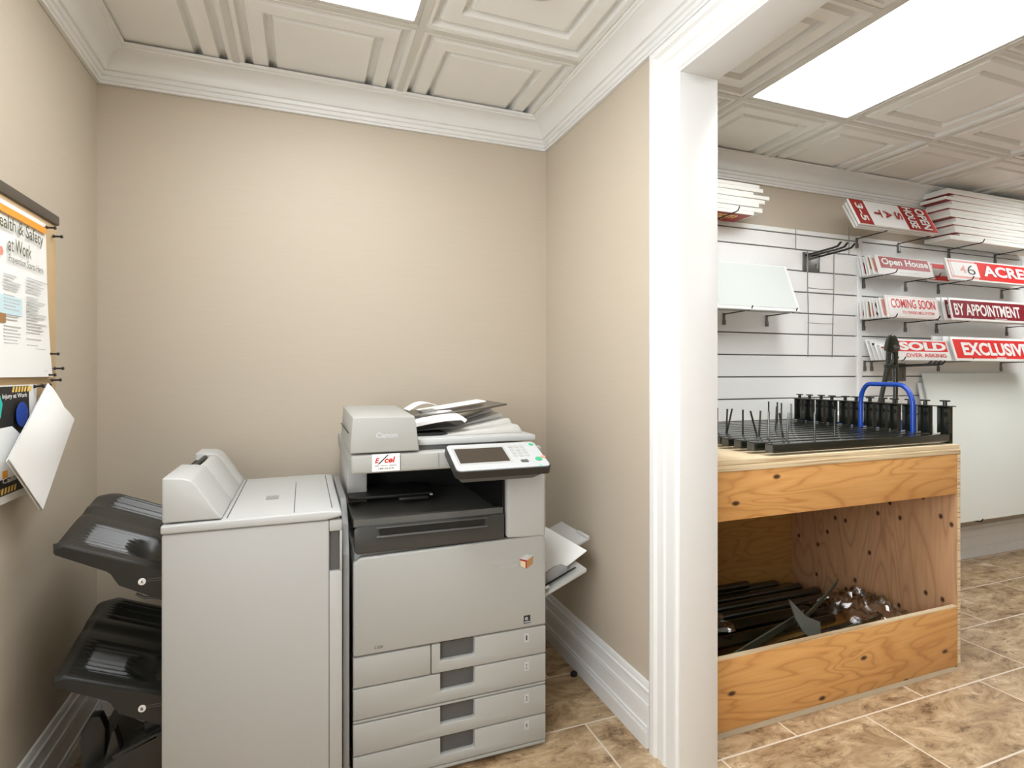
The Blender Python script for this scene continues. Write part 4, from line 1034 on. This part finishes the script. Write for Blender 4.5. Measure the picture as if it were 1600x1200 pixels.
MB().tube([HO + Vector((.0024, 1.784, .212)), HO + Vector((.0034, 1.784, .212))], .032, 20).build('blue_circle', 'blue', hz)
MB().text('call for', HO, U, HV, 1.764, .215, .04, .008, .0042, .01).build('circle_print', 'paper', hz, smooth=20)
MB().poly(HO, U, HV, [(1.52, .185), (1.745, .185), (1.79, .16), (1.82, .06), (1.52, .06)], .0014).build('white_patch', 'paper', hz)
MB().rect(HO, U, HV, 1.69, 1.715, .062, .08, .0022).build('orange_mark', 'orange', hz)
# curled pages on the left
cl = tag(MB().sheet(lambda a, c: (XL + .038 + .035 * math.sin(math.pi * min(1, a * .8 + .2)) * (.4 + .6 * c), 1.38 + .268 * a + .012 * math.sin(c * 5) - .03 * (1 - c) * a - .05 * max(0, c - .75) * 4 * a, .96 + .36 * c), 14, 14, .0008).build('curled_page', 'paper'),
         'white curled page bulging off the board at the left edge of view', 'paper')
MB().poly((XL + .082, 0, 0), U, V, [(1.45, 1.22), (1.53, 1.205), (1.544, 1.18), (1.536, 1.15), (1.45, 1.12)], .0015).build('teal_patch', 'teal', cl)
# hanging bundle of pages
A, B, Cc, D = Vector((-.666, 1.902, 1.220)), Vector((-.635, 1.995, 1.112)), Vector((-.635, 1.782, .893)), Vector((-.64, 1.617, 1.048))
for k, (off, l) in enumerate(((0, 'white pages pinned by one corner and hanging askew below the board'), (-.005, 'rear page of the hanging bundle below the board'))):
    def hf(a, c, off=off, k=k):
        p = A.lerp(B, a).lerp(D.lerp(Cc, a), c)
        p = p + Vector((.014 * math.sin(math.pi * a) * math.sin(math.pi * min(1, c + .2)) + off, 0, 0))
        # the upper right edge folds inwards before the corner
        e = max(0, 1 - abs(a - .55) / .45) * max(0, 1 - c * 3); p.y -= .016 * e; p.z -= .010 * e
        if k: p.y += .006 * (1 - c); p.z -= .004
        return p
    tag(MB().sheet(hf, 16, 16, .0012).build('hanging_pages', 'paper'), l, 'paper', 'hanging pages')
G = 'black push pins in the notice board'
pins = ((1.950, 1.664, 'at the top corner of the safety poster'), (1.998, 1.650, 'just below the end of the dark rail'), (1.972, 1.304, 'at the lower right edge of the safety poster'), (2.006, 1.262, 'on the board edge below the safety poster'),
        (1.950, 1.243, 'at the bottom corner of the safety poster'), (1.988, 1.228, 'between the poster corner and the hanging pages'), (1.876, 1.212, 'above the hazard-striped poster'), (1.918, 1.214, 'holding the top of the hanging pages'))
for y, z, l in pins:
    MBp = MB().tube([(XL + .0142, y, z), (XL + .018, y, z), (XL + .0185, y, z), (XL + .024, y, z), (XL + .036, y, z), (XL + .037, y, z), (XL + .042, y, z)], [.0012, .0012, .0055, .0028, .0026, .0048, .0044], 10)
    tag(MBp.build('push_pin', 'hook', loc=(XL + .0142, y, z)), 'black push pin ' + l, 'pin', G)

tag(MB().tube([(1.045, 2.05, .0005), (1.045, 2.05, .012), (1.045, 2.05, .017)], [.014, .014, .008], 14).build('rubber_bumper', 'dark'), 'small black rubber stud on the floor by the right baseboard', 'floor stud')
